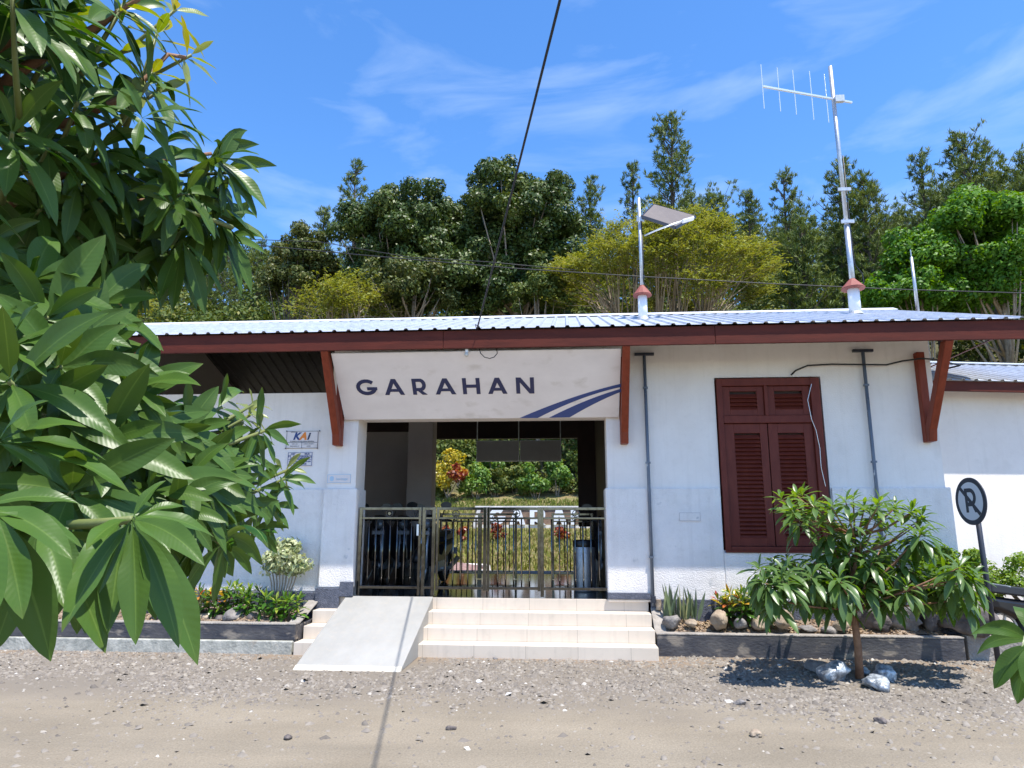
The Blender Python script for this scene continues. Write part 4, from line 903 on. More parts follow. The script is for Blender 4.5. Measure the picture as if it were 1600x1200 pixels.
# ---------------- overhead cables
m = MB(); q0 = Vector(P(745, 516, -1.0))
qe = Vector(P(875, 0, -5.9)); pts = [q0, q0.lerp(qe, .5) - Vector((0, 0, .01)), qe, qe + (qe - q0) * 1.0 + Vector((0, 0, .1)), qe + (qe - q0) * 2.0 + Vector((0, 0, .4))]
m.tube(pts, .009, 8); m.tube([q0 + Vector((0, 0, .0)), q0 + Vector((-.02, .02, .08)), q0 + Vector((.05, .3, .1))], .006, 5)
tag(m.build('service_cable', M['cable'], smooth=True), 'thick black cable running from the roof edge up over the viewer', 'cable')
m = MB(); pts = [P(px_, py_, 8) for px_, py_ in ((-300, 330), (0, 352), (340, 377), (560, 398), (800, 419), (1000, 432), (1200, 443), (1400, 452), (1600, 458), (1900, 462))]
m.tube(pts, .013, 6); tag(m.build('wire', M['cable'], smooth=True), 'thin black overhead wire crossing in front of the trees behind the roof', 'cable')
m = MB(); pts = [P(px_, py_, 8.3) for px_, py_ in ((-300, 372), (0, 372), (340, 372), (500, 378), (640, 402), (760, 409), (900, 422))]
m.tube(pts, .010, 6); tag(m.build('wire', M['cable'], smooth=True), 'second thin wire at the left, level until it meets the longer overhead wire', 'cable')

# ---------------- right wing
ang = R(9.5); wl = Vector((math.cos(ang), math.sin(ang), 0)); wn_ = Vector((-math.sin(ang), math.cos(ang), 0))
W0 = Vector((4.60, .55, 0))
wg = thing('side_building', 'low white annexe with grey metal roof to the right of the station', 'building', (W0.x, W0.y, GZ))
def wp(a, d, z): return W0 + wl * a + wn_ * d + Vector((0, 0, z))
def wbox(mb, a0, a1, d0, d1, z0, z1): mb.add([wp(a, d, z) for a in (a0, a1) for d in (d0, d1) for z in (z0, z1)], [(0, 1, 3, 2), (4, 6, 7, 5), (0, 4, 5, 1), (2, 3, 7, 6), (0, 2, 6, 4), (1, 5, 7, 3)]); return mb
ze = P(1540, 613, .40)[2]; zc_ = P(1540, 597, .40)[2]
wbox(MB(), 0, 9, 0, .2, .05, ze + .12).build('wall', M['wall'], wg)
wbox(MB(), -.0, 9, -.36, -.33, ze, zc_).build('fascia', M['fascia'], wg, bevel=.005)
zr = zc_ + .005
V, F = ribbed(0, 9, (-.40, zr), (1.5, zr + 1.9 * .36))
m = MB(); m.add([wp(a, d, z) for a, d, z in V], F); m.build('roof', M['roof'], wg)
V, F = ribbed(0, 9, (3.4, zr), (1.5, zr + 1.9 * .36), flip=-1)
m = MB(); m.add([wp(a, d, z) for a, d, z in V], F); m.build('rear_roof', M['roof'], wg)
m = MB(); m.bar(wp(0, 1.5, zr + 1.9 * .36 + .02), wp(9, 1.5, zr + 1.9 * .36 + .02), .2, .02); m.build('ridge_cap', M['ridge'], wg)

# ---------------- no-parking sign
sp = Vector(P(1553, 985, -1.0)); sc_ = Vector(P(1527, 783, -1.0)); spx = (P(1535, 817, -1.0)[0] + sp.x) / 2
spt = thing('no_parking_sign', 'round no-parking sign with a slashed P on a dark pole beside the planting bed', 'sign', (spx, -.97, GZ))
MB().tube([(sp.x + .02, -.97, GZ), (spx - .02, -.97, sc_.z + .2)], .028, 10).build('pole', M['signback'], spt, smooth=True)
na = R(148)    # face turned towards the left front
FN = Vector((math.cos(R(-175)), math.sin(R(-175)), 0)); FU = Vector((0, 0, 1)).cross(FN) ; FU = FU.normalized()
cc_ = Vector((spx - .03, -.97, sc_.z)) + FN * .03
rad = .265
m = MB(); m.prism([(rad * math.cos(a), rad * math.sin(a)) for a in np.linspace(0, 2 * math.pi, 49)[:-1]], .012, (cc_, FU, Vector((0, 0, 1)), FN))
pl_ = m.build('disc', M['signback'], spt)
m = MB(); m.prism([(rad * .80 * math.cos(a), rad * .80 * math.sin(a)) for a in np.linspace(0, 2 * math.pi, 49)[:-1]], .002, (cc_ + FN * .0122, FU, Vector((0, 0, 1)), FN))
m.build('face', M['signface'], pl_)
m = MB(); put_letter(m, 'P', -.085, -.125, .19, .27, .045, (cc_ + FN * .0145, FU, Vector((0, 0, 1)), FN), .001)
m.prism([(.0, -.01), (.05, -.01), (.12, -.125), (.065, -.125)], .0009, (cc_ + FN * .0145, FU, Vector((0, 0, 1)), FN))
m.prism([(-.165, .135), (-.135, .165), (.165, -.135), (.135, -.165)], .0022, (cc_ + FN * .0145, FU, Vector((0, 0, 1)), FN))
m.build('symbol', M['signback'], pl_)
# ------------------------------------------------------------------ terrain behind the platform
def hz(x, y):
    pts = [(6.0, -.1), (8.4, -.1), (9.0, .40), (10.0, .46), (17.0, 1.52), (18.2, 1.75), (22.0, 2.70), (25, 3.6), (30, 7.5), (40, 14.0), (55, 20.0), (75, 28), (130, 46), (200, 50)]
    z = np.interp(y, [p[0] for p in pts], [p[1] for p in pts])
    return z + (0.12 * math.sin(x * .4 + y * .5) * min(1, max(0, (y - 20) / 8)) + .8 * math.sin(x * .07 + 1) * min(1, max(0, (y - 30) / 20)))
ys = [6.35, 8.4, 8.8, 9.4, 10.2] + list(np.linspace(11, 22, 16)) + list(np.linspace(24, 60, 20)) + list(np.linspace(66, 200, 16)); xs = np.linspace(-150, 150, 160)
m = MB(); nx = len(xs)
m.add([(x, y, hz(x, y)) for y in ys for x in xs], [(j * nx + i, j * nx + i + 1, (j + 1) * nx + i + 1, (j + 1) * nx + i) for j in range(len(ys) - 1) for i in range(nx - 1)])
me = m.mesh('hillside'); hill = link('hillside', me, M['grass'], smooth=True); me.materials.append(M['hill'])
for p in me.polygons: p.material_index = 1 if p.center.y > 24 else 0
tag(hill, kind='structure')
tag(MB().box(-40, 40, 8.6, 8.85, -.12, .47).build('far_kerb', M['kerbwhite'], bevel=.02, at=(0, 8.7, 0)), 'long whitewashed kerb across the tracks in front of the grass bank', 'kerb')
tag(MB().box(-40, 40, 8.86, 10.0, -.1, .44).build('far_path', M['platform']), kind='structure')
# flower bed mound with pale rim
q = G(712, 888, .45)
t = thing('flower_bed', 'low round pinkish gravel bed with a pale rim beyond the platform gate', 'flower bed', (q[0], 9.4, .44))
m = MB(); m.lathe([(1.15, 0), (1.1, .1), (.9, .2), (.5, .27), (.05, .30)], (q[0], 9.35, .43), 28); m.build('gravel_heap', M['mound'], t, smooth=True)
m = MB(); m.tube([(q[0] + 1.2 * math.cos(a), 9.35 + .48 * math.sin(a), .50 + (.12 if math.sin(a) > 0 else 0)) for a in np.linspace(0, 6.283, 33)], .055, 6, caps=False); m.build('rim', M['kerbwhite'], t)
# station letters on the bank
t = thing('station_letters', 'large white block letters of the station name on a white ledge across the grass bank', 'sign', (-1, 17.5, 1.6))
YL = 17.5
pl = P(740, 822, YL); zb_ = P(800, 815, YL)[2]; zt_ = P(800, 798, YL)[2]
MB().box(P(742, 800, YL)[0], P(742, 800, YL)[0] + 6.2, YL + .1, YL + .25, zb_ - .1, zt_ + .12).build('backing', M['brownwall'], t)
MB().box(P(742, 800, YL)[0], P(742, 800, YL)[0] + 6.2, YL + .0, YL + .4, zb_ - .62, zb_ - .12).build('ledge', M['kerbwhite'], t)
MB().box(P(742, 800, YL)[0], P(742, 800, YL)[0] + 6.2, YL + .05, YL + .3, zt_ + .121, zt_ + .18).build('coping', M['kerbwhite'], t)
fr2 = ((0, YL, 0), (1, 0, 0), (0, 0, 1), (0, -1, 0))
for ch, px_ in zip('GARAHAN', (765, 796, 828, 861, 892, 925, 958)):
    a = P(px_, 815, YL); lm = MB(); put_letter(lm, ch, a[0], zb_ - .11, .60, .62, .17, fr2, .08); lm.build('letter', M['pvc'], t)
m = MB(); m.prism([(P(741, 822, YL)[0] - .12, zb_ - .4), (P(741, 822, YL)[0] + .02, zb_ - .4), (P(750, 797, YL)[0] + .06, zt_ + .1), (P(750, 797, YL)[0] - .08, zt_ + .1)], .12, fr2); m.build('end_slab', M['kerbwhite'], t)

def put_leaves(name, parts, mat, parent=None, smooth=False, at=None):
    V, F, r, u_ = join_np(parts); o = np.array(origin_of(parent) if parent is not None else (at if at is not None else (0, 0, 0)))
    me = npmesh(name, V - o, F, r, u_, smooth=smooth); me.materials.append(mat)
    ob = bpy.data.objects.new(name, me); COL.objects.link(ob)
    if parent is not None: ob.parent = parent
    elif at is not None: ob.location = at
    return ob
# grass on the bank seen through the passage
def bank_grass():
    n = 26000; x = rng.uniform(-14, 6, n); y = rng.uniform(10, 22.5, n) ; z = np.array([hz(a, b) for a, b in zip(x, y)])
    k = (y > 17.0) & (y < 18.1) & (x > -3.7) & (x < 3); x, y, z = x[~k], y[~k], z[~k]; n = len(x)
    C = np.stack([x, y, z + .06], 1); N = nrm(rng.normal(size=(n, 3)) * np.array([1, 1, .25]) + np.array([0, -.6, 0]))
    T = np.tile([0, 0, 1.0], (n, 1)) + rng.normal(0, .45, (n, 3))
    tone = np.clip(rng.normal(.6, .22, n) - .35 * (y > 20.5), 0, 1)
    return cards(C, N, rng.uniform(.14, .3, n), tone, .22, T)
tag(put_leaves('bank_grass', [bank_grass()], M['grassblade']), 'yellowing rough grass covering the bank beyond the platform', 'grass', kind='stuff')

# ------------------------------------------------------------------ bushes along the top of the bank
def leafy_bush(name, c, rad, n, leaf, mat, label, cat, group=None, ncl=14, cr=(.3, .5), stems=True, up=.35):
    t = thing(name, label, cat, (c[0], c[1], c[2] - rad[2]), group)
    cl, cc = blob_cloud(c, rad, ncl, (cr[0] * min(rad), cr[1] * min(rad)), n, leaf, up=up, shell=.45, hemi=-.7)
    put_leaves('foliage', [cl], mat, t)
    if stems:
        s = MB(); b = Vector((c[0], c[1], c[2] - rad[2] * 1.15))
        for q in cc[:5]: s.tube([b, (b + Vector(q)) / 2 + Vector((0, 0, .1)), q], [.03, .02, .008], 5)
        s.build('stem', M['barkpale'], t)
    return t
def bush_px(name, px0, px1, py0, py1, Y, *a, dep=1.0, **k):
    p, q = P(px0, py1, Y), P(px1, py0, Y); c = ((p[0] + q[0]) / 2, Y, (p[2] + q[2]) / 2); r = ((q[0] - p[0]) / 2, (q[0] - p[0]) / 2 * dep, (q[2] - p[2]) / 2)
    return leafy_bush(name, c, r, *a, **k)
bush_px('croton_bush', 672, 728, 704, 775, 22.6, 1500, .16, M['crotonyellow'], 'yellow flowering croton bush at the left top of the grass bank', 'bush', cr=(.3, .55))
bush_px('croton_bush', 702, 729, 724, 757, 21.9, 500, .17, M['crotonred'], 'small red-leaved croton bush in front of the yellow one on the bank', 'bush', cr=(.4, .6))
spots = [(722, 768, 722, 785), (757, 790, 728, 783), (780, 830, 722, 784), (815, 862, 712, 784), (850, 892, 718, 783), (880, 935, 705, 784), (650, 700, 735, 788), (740, 800, 700, 740), (800, 870, 696, 735)]
lab = ['leafy green papaya-like shrub just right of the red croton', 'low green shrub between two taller ones on the bank', 'green spreading shrub above the white letter G', 'tall pale green shrub in the middle of the bank top', 'green shrub left of the brown blind', 'bushy green shrub mostly hidden behind the brown blind', 'dark green shrub below the yellow croton bush', 'green shrub rising behind the others at the left of the display boards', 'green shrub rising behind the others below the display boards']
for i, (a, b, c, d) in enumerate(spots):
    bush_px('green_shrub', a, b, c, d, 23.0 + (1.2 if i > 6 else 0) + (i % 3) * .35, 1500, .17, (M['papaya'] if i in (0, 3, 4, 7) else M['under']), lab[i], 'shrub', group='green shrubs along the top of the bank', cr=(.35, .6))
for px_, py_ in ((718, 805), (652 + 40, 812), (775, 808 + 22), (845 + 40, 845)):
    pass
for i, (px_, py_) in enumerate(((725, 838), (777, 836), (876, 846), (700, 832))):
    Yb = 14.5; q = P(px_, py_, Yb); zg = hz(q[0], Yb)
    leafy_bush('red_plant', (q[0], Yb, zg + .28), (.22, .22, .32), 220, .12, M['crotonred'], ['small red-leaved plant on the bank behind the left middle gate panel', 'small red-leaved plant on the bank below the letter G', 'small red-leaved plant on the bank below the second letter A', 'small red-leaved plant on the bank beside the motorcycle'][i], 'plant', group='red plants on the grass bank', ncl=6, cr=(.4, .7), stems=False)

# ------------------------------------------------------------------ forest on the hill
def limb_tree(t, base, top, crown_pts, mat, r0, n=5):
    s = MB(); base = Vector(base); top = Vector(top)
    mid = base.lerp(top, .5) + Vector((rng.normal(0, .25), rng.normal(0, .25), 0))
    s.tube([base, base.lerp(mid, .5), mid, top], [r0, r0 * .8, r0 * .65, r0 * .3], 8)
    for q in crown_pts:
        a = base.lerp(top, rng.uniform(.3, .8)); q = Vector(q); k = a.lerp(q, .5) + Vector((0, 0, -.1 * (q - a).length))
        s.tube([a, k, q], [r0 * .32, r0 * .2, r0 * .06], n)
    return s.build('trunk', mat, t, smooth=True)
def broad_tree(px0, px1, py0, py1, Y, nl, leaf, mat, label, nclump=46, cr=(.16, .26), bark='barkpale', lobes=None, dep=.8, name='broadleaf_tree'):
    p, q = P(px0, py1, Y), P(px1, py0, Y); cx, cz = (p[0] + q[0]) / 2, (p[2] + q[2]) / 2; rx, rz = (q[0] - p[0]) / 2, (q[2] - p[2]) / 2
    zb = hz(cx, Y); t = thing(name, label, 'tree', (cx, Y, zb)); parts = []; cps = []
    for (ox, oz, sx, sz, fr) in (lobes or [(0, 0, 1, 1, 1)]):
        c = (cx + ox * rx, Y + rng.normal(0, .3), cz + oz * rz); R3 = (rx * sx * .98, rx * sx * dep, rz * sz * .96)
        cl, cc = blob_cloud(c, R3, int(nclump * fr * 1.3), (cr[0] * min(rx, rz), cr[1] * min(rx, rz)), int(nl * fr * 2.4), leaf * .88, shell=.6)
        parts.append(cl); cps += list(cc[::3])
        cl, _ = blob_cloud(c, [r * .6 for r in R3], int(nclump * fr * .5), (cr[0] * rx, cr[1] * rx), int(nl * fr * .3), leaf * 1.15, shell=.3); parts.append(cl)
    put_leaves('crown', parts, mat, t)
    limb_tree(t, (cx, Y, zb - .2), (cx + rng.normal(0, .3), Y, cz + rz * .4), cps, M[bark], max(.14, rx * .075))
    return t
def pine_mesh(h, spread, seed, nb=64, low=.22, sparse=1.0):
    """local coordinates, base at the origin"""
    rs = np.random.default_rng(seed); s = MB(); lean = rs.normal(0, .02, 2)
    s.tube([(0, 0, -.5), (lean[0] * h * .3, lean[1] * h * .3, h * .45), (lean[0] * h, lean[1] * h, h)], [h * .014 + .05, h * .009 + .03, .02], 6)
    Cs, Ts, Rn = [], [], []
    for i in range(nb):
        f = low + (1 - low) * ((i + rs.random()) / nb) ** .9; z = f * h; az = rs.random() * 6.283
        ln = spread * 1.55 * (1 - f) ** .5 * rs.uniform(.45, 1.1) * (1.0 if f > low + .12 else .8) + .25
        up = rs.uniform(.15, .6) + .5 * f
        d = np.array([math.cos(az), math.sin(az), up]); d /= np.linalg.norm(d)
        p0 = np.array([lean[0] * z, lean[1] * z, z]); pts = [p0]
        for k in range(1, 5): pts.append(pts[-1] + (d + np.array([0, 0, .16 * k])) * ln / 4.6)
        s.tube([tuple(p) for p in pts], [.045, .035, .025, .018, .01], 4, caps=False)
        pts = np.array(pts); nt_ = max(4, int(ln * 4.6 * sparse))
        for k in range(nt_):
            u_ = rs.uniform(.28, 1.0); ii = min(int(u_ * 4), 3); c = pts[ii] + (pts[ii + 1] - pts[ii]) * (u_ * 4 - ii)
            sidev = rs.normal(0, .17 * ln * (1.1 - u_) + .10, 3) * np.array([1, 1, .5]); c = c + sidev
            td = d * .5 + np.array([0, 0, .9]) + sidev * .8 ; tone = np.clip(rs.normal(.45, .2) , 0, 1)
            for b in range(14):
                bd = td + rs.normal(0, .55, 3); bd /= np.linalg.norm(bd); l_ = rs.uniform(.22, .5)
                Cs.append(c + bd * l_ * .5); Ts.append(bd * 1.0); Rn.append((tone, l_))
    Cs, Ts = np.array(Cs), np.array(Ts); Rn = np.array(Rn)
    N = rs.normal(size=Cs.shape)
    return s, cards(Cs, N, Rn[:, 1], Rn[:, 0], .13, Ts)
def pine(px, py, Y, wpx, label, seed, group=None, low=.22, sparse=1.0, nb=64, mat='pine', src=None, name='pine_tree'):
    q = P(px, py, Y); zb = hz(q[0], Y); h = q[2] - zb; w = abs(P(px + wpx / 2, py, Y)[0] - q[0])
    t = thing(name, label, 'tree', (q[0], Y, zb), group)
    s, cl = pine_mesh(h, w, seed, low=low, sparse=sparse, nb=nb)
    me = s.mesh('trunk'); me.materials.append(M['barkdark']); o = bpy.data.objects.new('trunk', me); COL.objects.link(o); o.parent = t
    V, F, r, u_ = cl; me = npmesh('crown', V, F, r, u_); me.materials.append(M[mat]); o = bpy.data.objects.new('crown', me); COL.objects.link(o); o.parent = t
    return t
def umbrella_yellow(px0, px1, py0, py1, Y, label, n, seed, nb=150, seg=26):
    """wide feathery tree: layered sprays on a dome carried by many thin rising branches"""
    rs = np.random.default_rng(seed); p, q = P(px0, py1, Y), P(px1, py0, Y); cx = (p[0] + q[0]) / 2; W_ = (q[0] - p[0]) / 2; zt = q[2]; zl = p[2]; H_ = zt - zl
    zb = hz(cx, Y); t = thing('yellow_leaved_tree', label, 'tree', (cx, Y, zb)); s = MB(); Cs, Ts, Tn = [], [], []
    roots = [(cx + W_ * f, Y + rs.normal(0, .3), zb - .2) for f in (-.42, -.3, -.08, .04, .12, .3)]
    for k in range(nb):
        az = rs.random() * 6.283; f = math.sqrt(rs.random()) ; x = cx + W_ * f * math.cos(az) * .97; y = Y + W_ * .62 * f * math.sin(az)
        top = zl + H_ * (1 - .62 * f ** 2.2) * rs.uniform(.80, 1.0) if rs.random() < .8 else zl + H_ * (1 - .62 * f ** 2.2) * rs.uniform(.12, .85)
        e = np.array([x, y, top]); r0 = np.array(min(roots, key=lambda r_: abs(r_[0] - x) + rs.random() * W_ * .3)); a = r0 + (np.array([r0[0], Y, zl - .3]) - r0) * rs.uniform(.8, 1.1)
        m1 = a + (e - a) * .45 + np.array([0, 0, .14 * abs(e[0] - a[0])]); m2 = a + (e - a) * .78 + np.array([0, 0, .06 * abs(e[0] - a[0])])
        s.tube([a, m1, m2, e], [.05, .032, .02, .008], 4, caps=False)
        out = np.array([e[0] - a[0], e[1] - a[1], .25 * H_]); out /= np.linalg.norm(out)
        for c0, w_ in ((m2, .5), (e, 1)):
            for h in range(int(seg * w_)):
                td = out + rs.normal(0, .55, 3) * [1, 1, .16]; td[2] *= .5; td /= np.linalg.norm(td); l_ = rs.uniform(.35, 1.15); st_ = c0 + rs.normal(0, .22, 3) * [1, 1, .5]
                if h % 5 == 0: s.tube([st_, st_ + td * l_], [.010, .004], 3, caps=False)
                tone = np.clip(rs.normal(.5, .2), 0, 1)
                for g_ in range(9):
                    u_ = rs.uniform(.15, 1.05); c = st_ + td * l_ * u_ + rs.normal(0, .075, 3) * [1, 1, .5]; Cs.append(c); Ts.append(td + rs.normal(0, .7, 3) * [1, 1, .4]); Tn.append(tone)
    for r_ in roots: s.tube([r_, (r_[0], Y, zl - .2)], [.15, .08], 7)
    link('trunk', s.mesh('trunk'), M['barkpale'], t)
    Cs, Ts = np.array(Cs), np.array(Ts); N = np.tile([0, -.2, 1.0], (len(Cs), 1)) + rs.normal(0, .4, Cs.shape)
    put_leaves('crown', [cards(Cs, N, rs.uniform(.12, .24, len(Cs)), np.array(Tn), .34, Ts)], M['yellowtree'], t)
    return t
PG = 'pines standing in the wood behind the station'
pn_spec = [
 (563, 258, 34, 70, 'slim pine rising above the leaf canopy left of the dark round-crowned trees', .35, .9),
 (514, 338, 37, 50, 'small pine tip just right of the leftmost round-crowned tree', .3, .8),
 (918, 280, 34, 75, 'bushy pine directly right of the tallest dark round-crowned tree', .2, 1.5),
 (1038, 196, 33, 130, 'tallest pine, standing behind the solar lamp pole', .35, 1.1),
 (985, 262, 37, 70, 'narrow pine close behind the left side of the solar lamp pole', .3, .8),
 (1118, 308, 42, 70, 'far pine top right of the solar panel', .3, .9),
 (1165, 305, 44, 60, 'far pine top midway between solar lamp and antenna mast', .3, .9),
 (1218, 282, 36, 85, 'airy pine left of the antenna mast', .3, .8),
 (1290, 262, 33, 110, 'pine with upswept branches directly left of the antenna mast', .15, 1.2),
 (1345, 280, 31, 125, 'dense pine directly right of the antenna mast', .1, 1.6),
 (1250, 352, 29, 120, 'low dense pine left of the foot of the antenna mast', .05, 1.8),
 (1436, 250, 35, 80, 'airy pine above the bright green tree, left of the tall right pine', .3, .8),
 (1522, 213, 31, 170, 'tall spreading pine above the bright green tree at the right', .2, 1.5),
 (1592, 250, 30, 120, 'pine cut off by the right photo edge above the bright green tree', .2, 1.4),
 (1645, 230, 33, 120, 'pine beyond the right photo edge behind the bright green tree', .2, 1.2),
]
for i, (a, b, Y, w_, lab_, low, sp_) in enumerate(pn_spec):
    pine(a, b, Y, w_, lab_, 100 + i, low=low, sparse=sp_, nb=84 if w_ > 90 else 60)
# back stand: four source pines, copied
src = []
bk = []
for i in range(46):
    px_ = -120 + i * 40 + random.uniform(-14, 14); Y = random.uniform(42, 60)
    top = 405 + 25 * math.sin(px_ * .011) + random.uniform(-26, 26)
    if px_ > 1050: top -= 55
    if 380 < px_ < 520: top = max(top, 405)
    bk.append((px_, top, Y))
for i, (px_, top, Y) in enumerate(bk):
    lab_ = 'green pine in the back row, ' + ('left of the leftmost round-crowned tree' if px_ < 400 else 'behind the dark round-crowned trees' if px_ < 900 else 'between the solar lamp and the antenna mast' if px_ < 1320 else 'right of the antenna mast')
    if i < 5:
        t = pine(px_, top, Y, 150, lab_, 300 + i, group='back row pines', low=.05, sparse=1.0, nb=72); q = P(px_, top, Y); src.append((t, q[2] - hz(q[0], Y)))
    else:
        t0, h0 = src[i % 5]; q = P(px_, top, Y); zb = hz(q[0], Y); c = copy_tree(t0, (q[0], Y, zb), random.uniform(0, 6), lab_); k = (q[2] - zb) / h0; c.scale = (k * 1.05, k * 1.05, k)
# undergrowth masses
def undergrowth():
    parts = []
    for i in range(46):
        x = -17 + i * .62; Y = rng.uniform(24.8, 26.5); r = rng.uniform(1.0, 1.6)
        cl, _ = blob_cloud((x, Y, hz(x, Y) + r * rng.uniform(.2, 1.1)), (r * 1.3, r, r * 1.1), 9, (.35, .7), 500, .22, shell=.5); parts.append(cl)
    for i in range(70):
        x = -38 + i * 1.2 + rng.normal(0, .5); Y = rng.uniform(26, 32); r = rng.uniform(1.4, 2.4)
        z = hz(x, Y) + r * rng.uniform(.2, .9)
        cl, _ = blob_cloud((x, Y, z), (r * 1.3, r, r * 1.1), 10, (.45, .9), 900, .26, shell=.5); parts.append(cl)
    for i in range(120):
        x = -46 + (i % 60) * 1.65 + rng.normal(0, .8); Y = rng.uniform(33, 40) if i < 60 else rng.uniform(40, 50); r = rng.uniform(2.0, 3.2)
        cl, _ = blob_cloud((x, Y, hz(x, Y) + r * rng.uniform(.3, 1.3)), (r * 1.3, r, r * 1.2), 14, (.6, 1.2), 900, .34, shell=.5); parts.append(cl)
    return parts
tag(put_leaves('undergrowth', undergrowth(), M['under']), 'tangled green undergrowth filling the foot of the wooded hill', 'undergrowth', kind='stuff')
broad_tree(700, 900, 246, 500, 28.5, 20000, .25, M['darkbroad'], 'tallest dark round-crowned broadleaf tree, right of the pair behind the roof', 80, (.13, .24), lobes=[(0, .28, 1.02, .78, .6), (-.4, -.35, .75, .7, .4), (.5, -.3, .6, .75, .35), (0, -.75, .9, .5, .3)])
broad_tree(530, 735, 284, 500, 27.5, 19000, .25, M['darkbroad'], 'wide dark broadleaf tree, left of the tallest round-crowned one', 75, (.13, .24), lobes=[(-.15, .2, .95, .8, .55), (.45, .25, .65, .78, .35), (-.2, -.5, .95, .6, .4), (.4, -.5, .75, .6, .35)])
broad_tree(398, 522, 345, 500, 27.0, 8000, .22, M['olive'], 'smaller olive-green round-crowned tree beside the foreground leaves', 60, (.15, .27), bark='barkdark')
broad_tree(560, 720, 400, 510, 25.5, 4000, .22, M['olive'], 'low olive bush-like tree in front of the trunk of the wide dark tree', 40, (.2, .35), name='low_tree')
broad_tree(800, 890, 420, 505, 25.2, 3000, .2, M['under'], 'low green tree filling the gap between the dark trees and the yellow one', 30, (.2, .35), name='low_tree')
broad_tree(1372, 1500, 345, 505, 22.5, 8000, .24, M['brightgreen'], 'bright green tree with layered clumps, left of its taller neighbour', 42, (.2, .34), lobes=[(.1, .3, .7, .6, .5), (-.2, -.45, .9, .55, .5)])
broad_tree(1440, 1640, 302, 505, 23.5, 14000, .25, M['brightgreen'], 'large bright green maple-like tree at the right edge', 60, (.16, .27), lobes=[(-.2, .45, .75, .5, .4), (.1, -.2, 1, .6, .5), (-.3, -.6, .7, .4, .2)])
umbrella_yellow(862, 1216, 338, 505, 25.0, 'wide yellowish feathery tree with many pale branches behind the solar lamp', 0, 5, nb=150)
umbrella_yellow(470, 612, 442, 508, 23.5, 'small yellow-leaved feathery tree low behind the roof left of centre', 0, 6, nb=36, seg=18)
umbrella_yellow(110, 235, 430, 508, 24.0, 'yellow-leaved feathery tree glimpsed between the foreground leaves and roof', 0, 8, nb=34, seg=18)

# ------------------------------------------------------------------ planting beds
def sword_plant(name, px0, px1, pyb, pyt, Y, n, label, seed):
    rs = np.random.default_rng(seed); a, b = P(px0, pyb, Y), P(px1, pyb, Y); zt = P(px0, pyt, Y)[2]; c = (a + b) / 2
    t = thing(name, label, 'plant', tuple(c)); base = np.stack([rs.uniform(a[0], b[0], n), Y + rs.uniform(-.08, .08, n), np.full(n, a[2] - .03)], 1)
    d = np.stack([rs.normal(0, .13, n), rs.normal(0, .12, n), np.ones(n)], 1); L = (zt - a[2]) * rs.uniform(.55, 1.08, n)
    put_leaves('leaves', [leaves(base, d, rs.normal(size=(n, 3)) * [1, 1, .05] + [0, -1, 0], L, .05, 0.0, rs.random(n), nl=7, nw=3, fold=.35, shape=.30, petiole=0)], M['sans'], t, smooth=True)
sword_plant('snake_plant', 1038, 1062, 968, 905, -.22, 13, 'upright grey-green snake plant nearest the steps in the right bed', 1)
sword_plant('snake_plant', 1066, 1096, 966, 912, -.25, 12, 'upright snake plant with a paler yellowish leaf, second from the steps', 2)
sword_plant('snake_plant', 292, 322, 962, 908, -.3, 12, 'pale upright snake plant at the left edge of the croton bed', 3)
def croton(px0, px1, pyb, pyt, Y, label, mat, seed, n=9, L=.17, W=.045):
    rs = np.random.default_rng(seed); a, b = P(px0, pyb, Y), P(px1, pyb, Y); zt = P(px0, pyt, Y)[2]; t = thing('croton_plant', label, 'plant', tuple((a + b) / 2)); parts = []; s = MB()
    for i in range(n):
        x = a[0] + (b[0] - a[0]) * (i + .5) / n + rs.normal(0, .02); y = Y + rs.uniform(-.14, .14); z = a[2] + (zt - a[2]) * rs.uniform(.45, .9)
        parts.append(rosette((x, y, z), (rs.normal(0, .25), rs.normal(0, .25) - .1, 1), 13, L, W, (8, 95), (.2, .9), rl=0, rh=1, nl=6, nw=3, gap=.06, wave=.1))
        parts.append(rosette((x + rs.normal(0, .04), y - .04, z - .1), (rs.normal(0, .4), -.4, 1), 9, L, W, (40, 110), (.2, .9), rl=0, rh=.5, nl=6, nw=3, gap=.06, wave=.1))
        s.tube([(x, y, a[2] - .05), (x, y, z)], .008, 5)
    s.build('stem', M['bark'], t); put_leaves('leaves', parts, mat, t, smooth=True)
croton(1125, 1168, 966, 925, -.25, 'yellow and green croton clump behind the round rocks in the right bed', M['croton'], 1, 8)
croton(1160, 1200, 968, 935, -.2, 'darker green croton clump just left of the young tree foliage', M['crotongreen'], 2, 6)
croton(306, 352, 958, 920, -.35, 'red-tipped green croton clump at the left of the left bed', M['croton'], 3, 8)
croton(355, 402, 955, 918, -.30, 'green and yellow croton clump in the middle of the left bed', M['crotongreen'], 4, 8)
croton(412, 466, 972, 932, -.42, 'bright green croton clump at the right end of the left bed', M['crotongreen'], 5, 9)
q = P(432, 935, -.25)
t = thing('variegated_shrub', 'pale cream variegated shrub on thin stems beside the left wall', 'shrub', (q[0], -.25, .42))
parts = []
for (x0, y0, x1, y1) in ((412, 842, 476, 905), (420, 842, 470, 870), (405, 870, 450, 900), (440, 865, 482, 900)):
    a, b = P(x0, y1, -.25), P(x1, y0, -.25); cl, cc = blob_cloud((a + b) / 2, ((b[0] - a[0]) / 2, .2, (b[2] - a[2]) / 2), 12, (.06, .13), 420, .075, shell=.3, hemi=-1); parts.append(cl)
put_leaves('foliage', parts, M['varieg'], t)
s = MB()
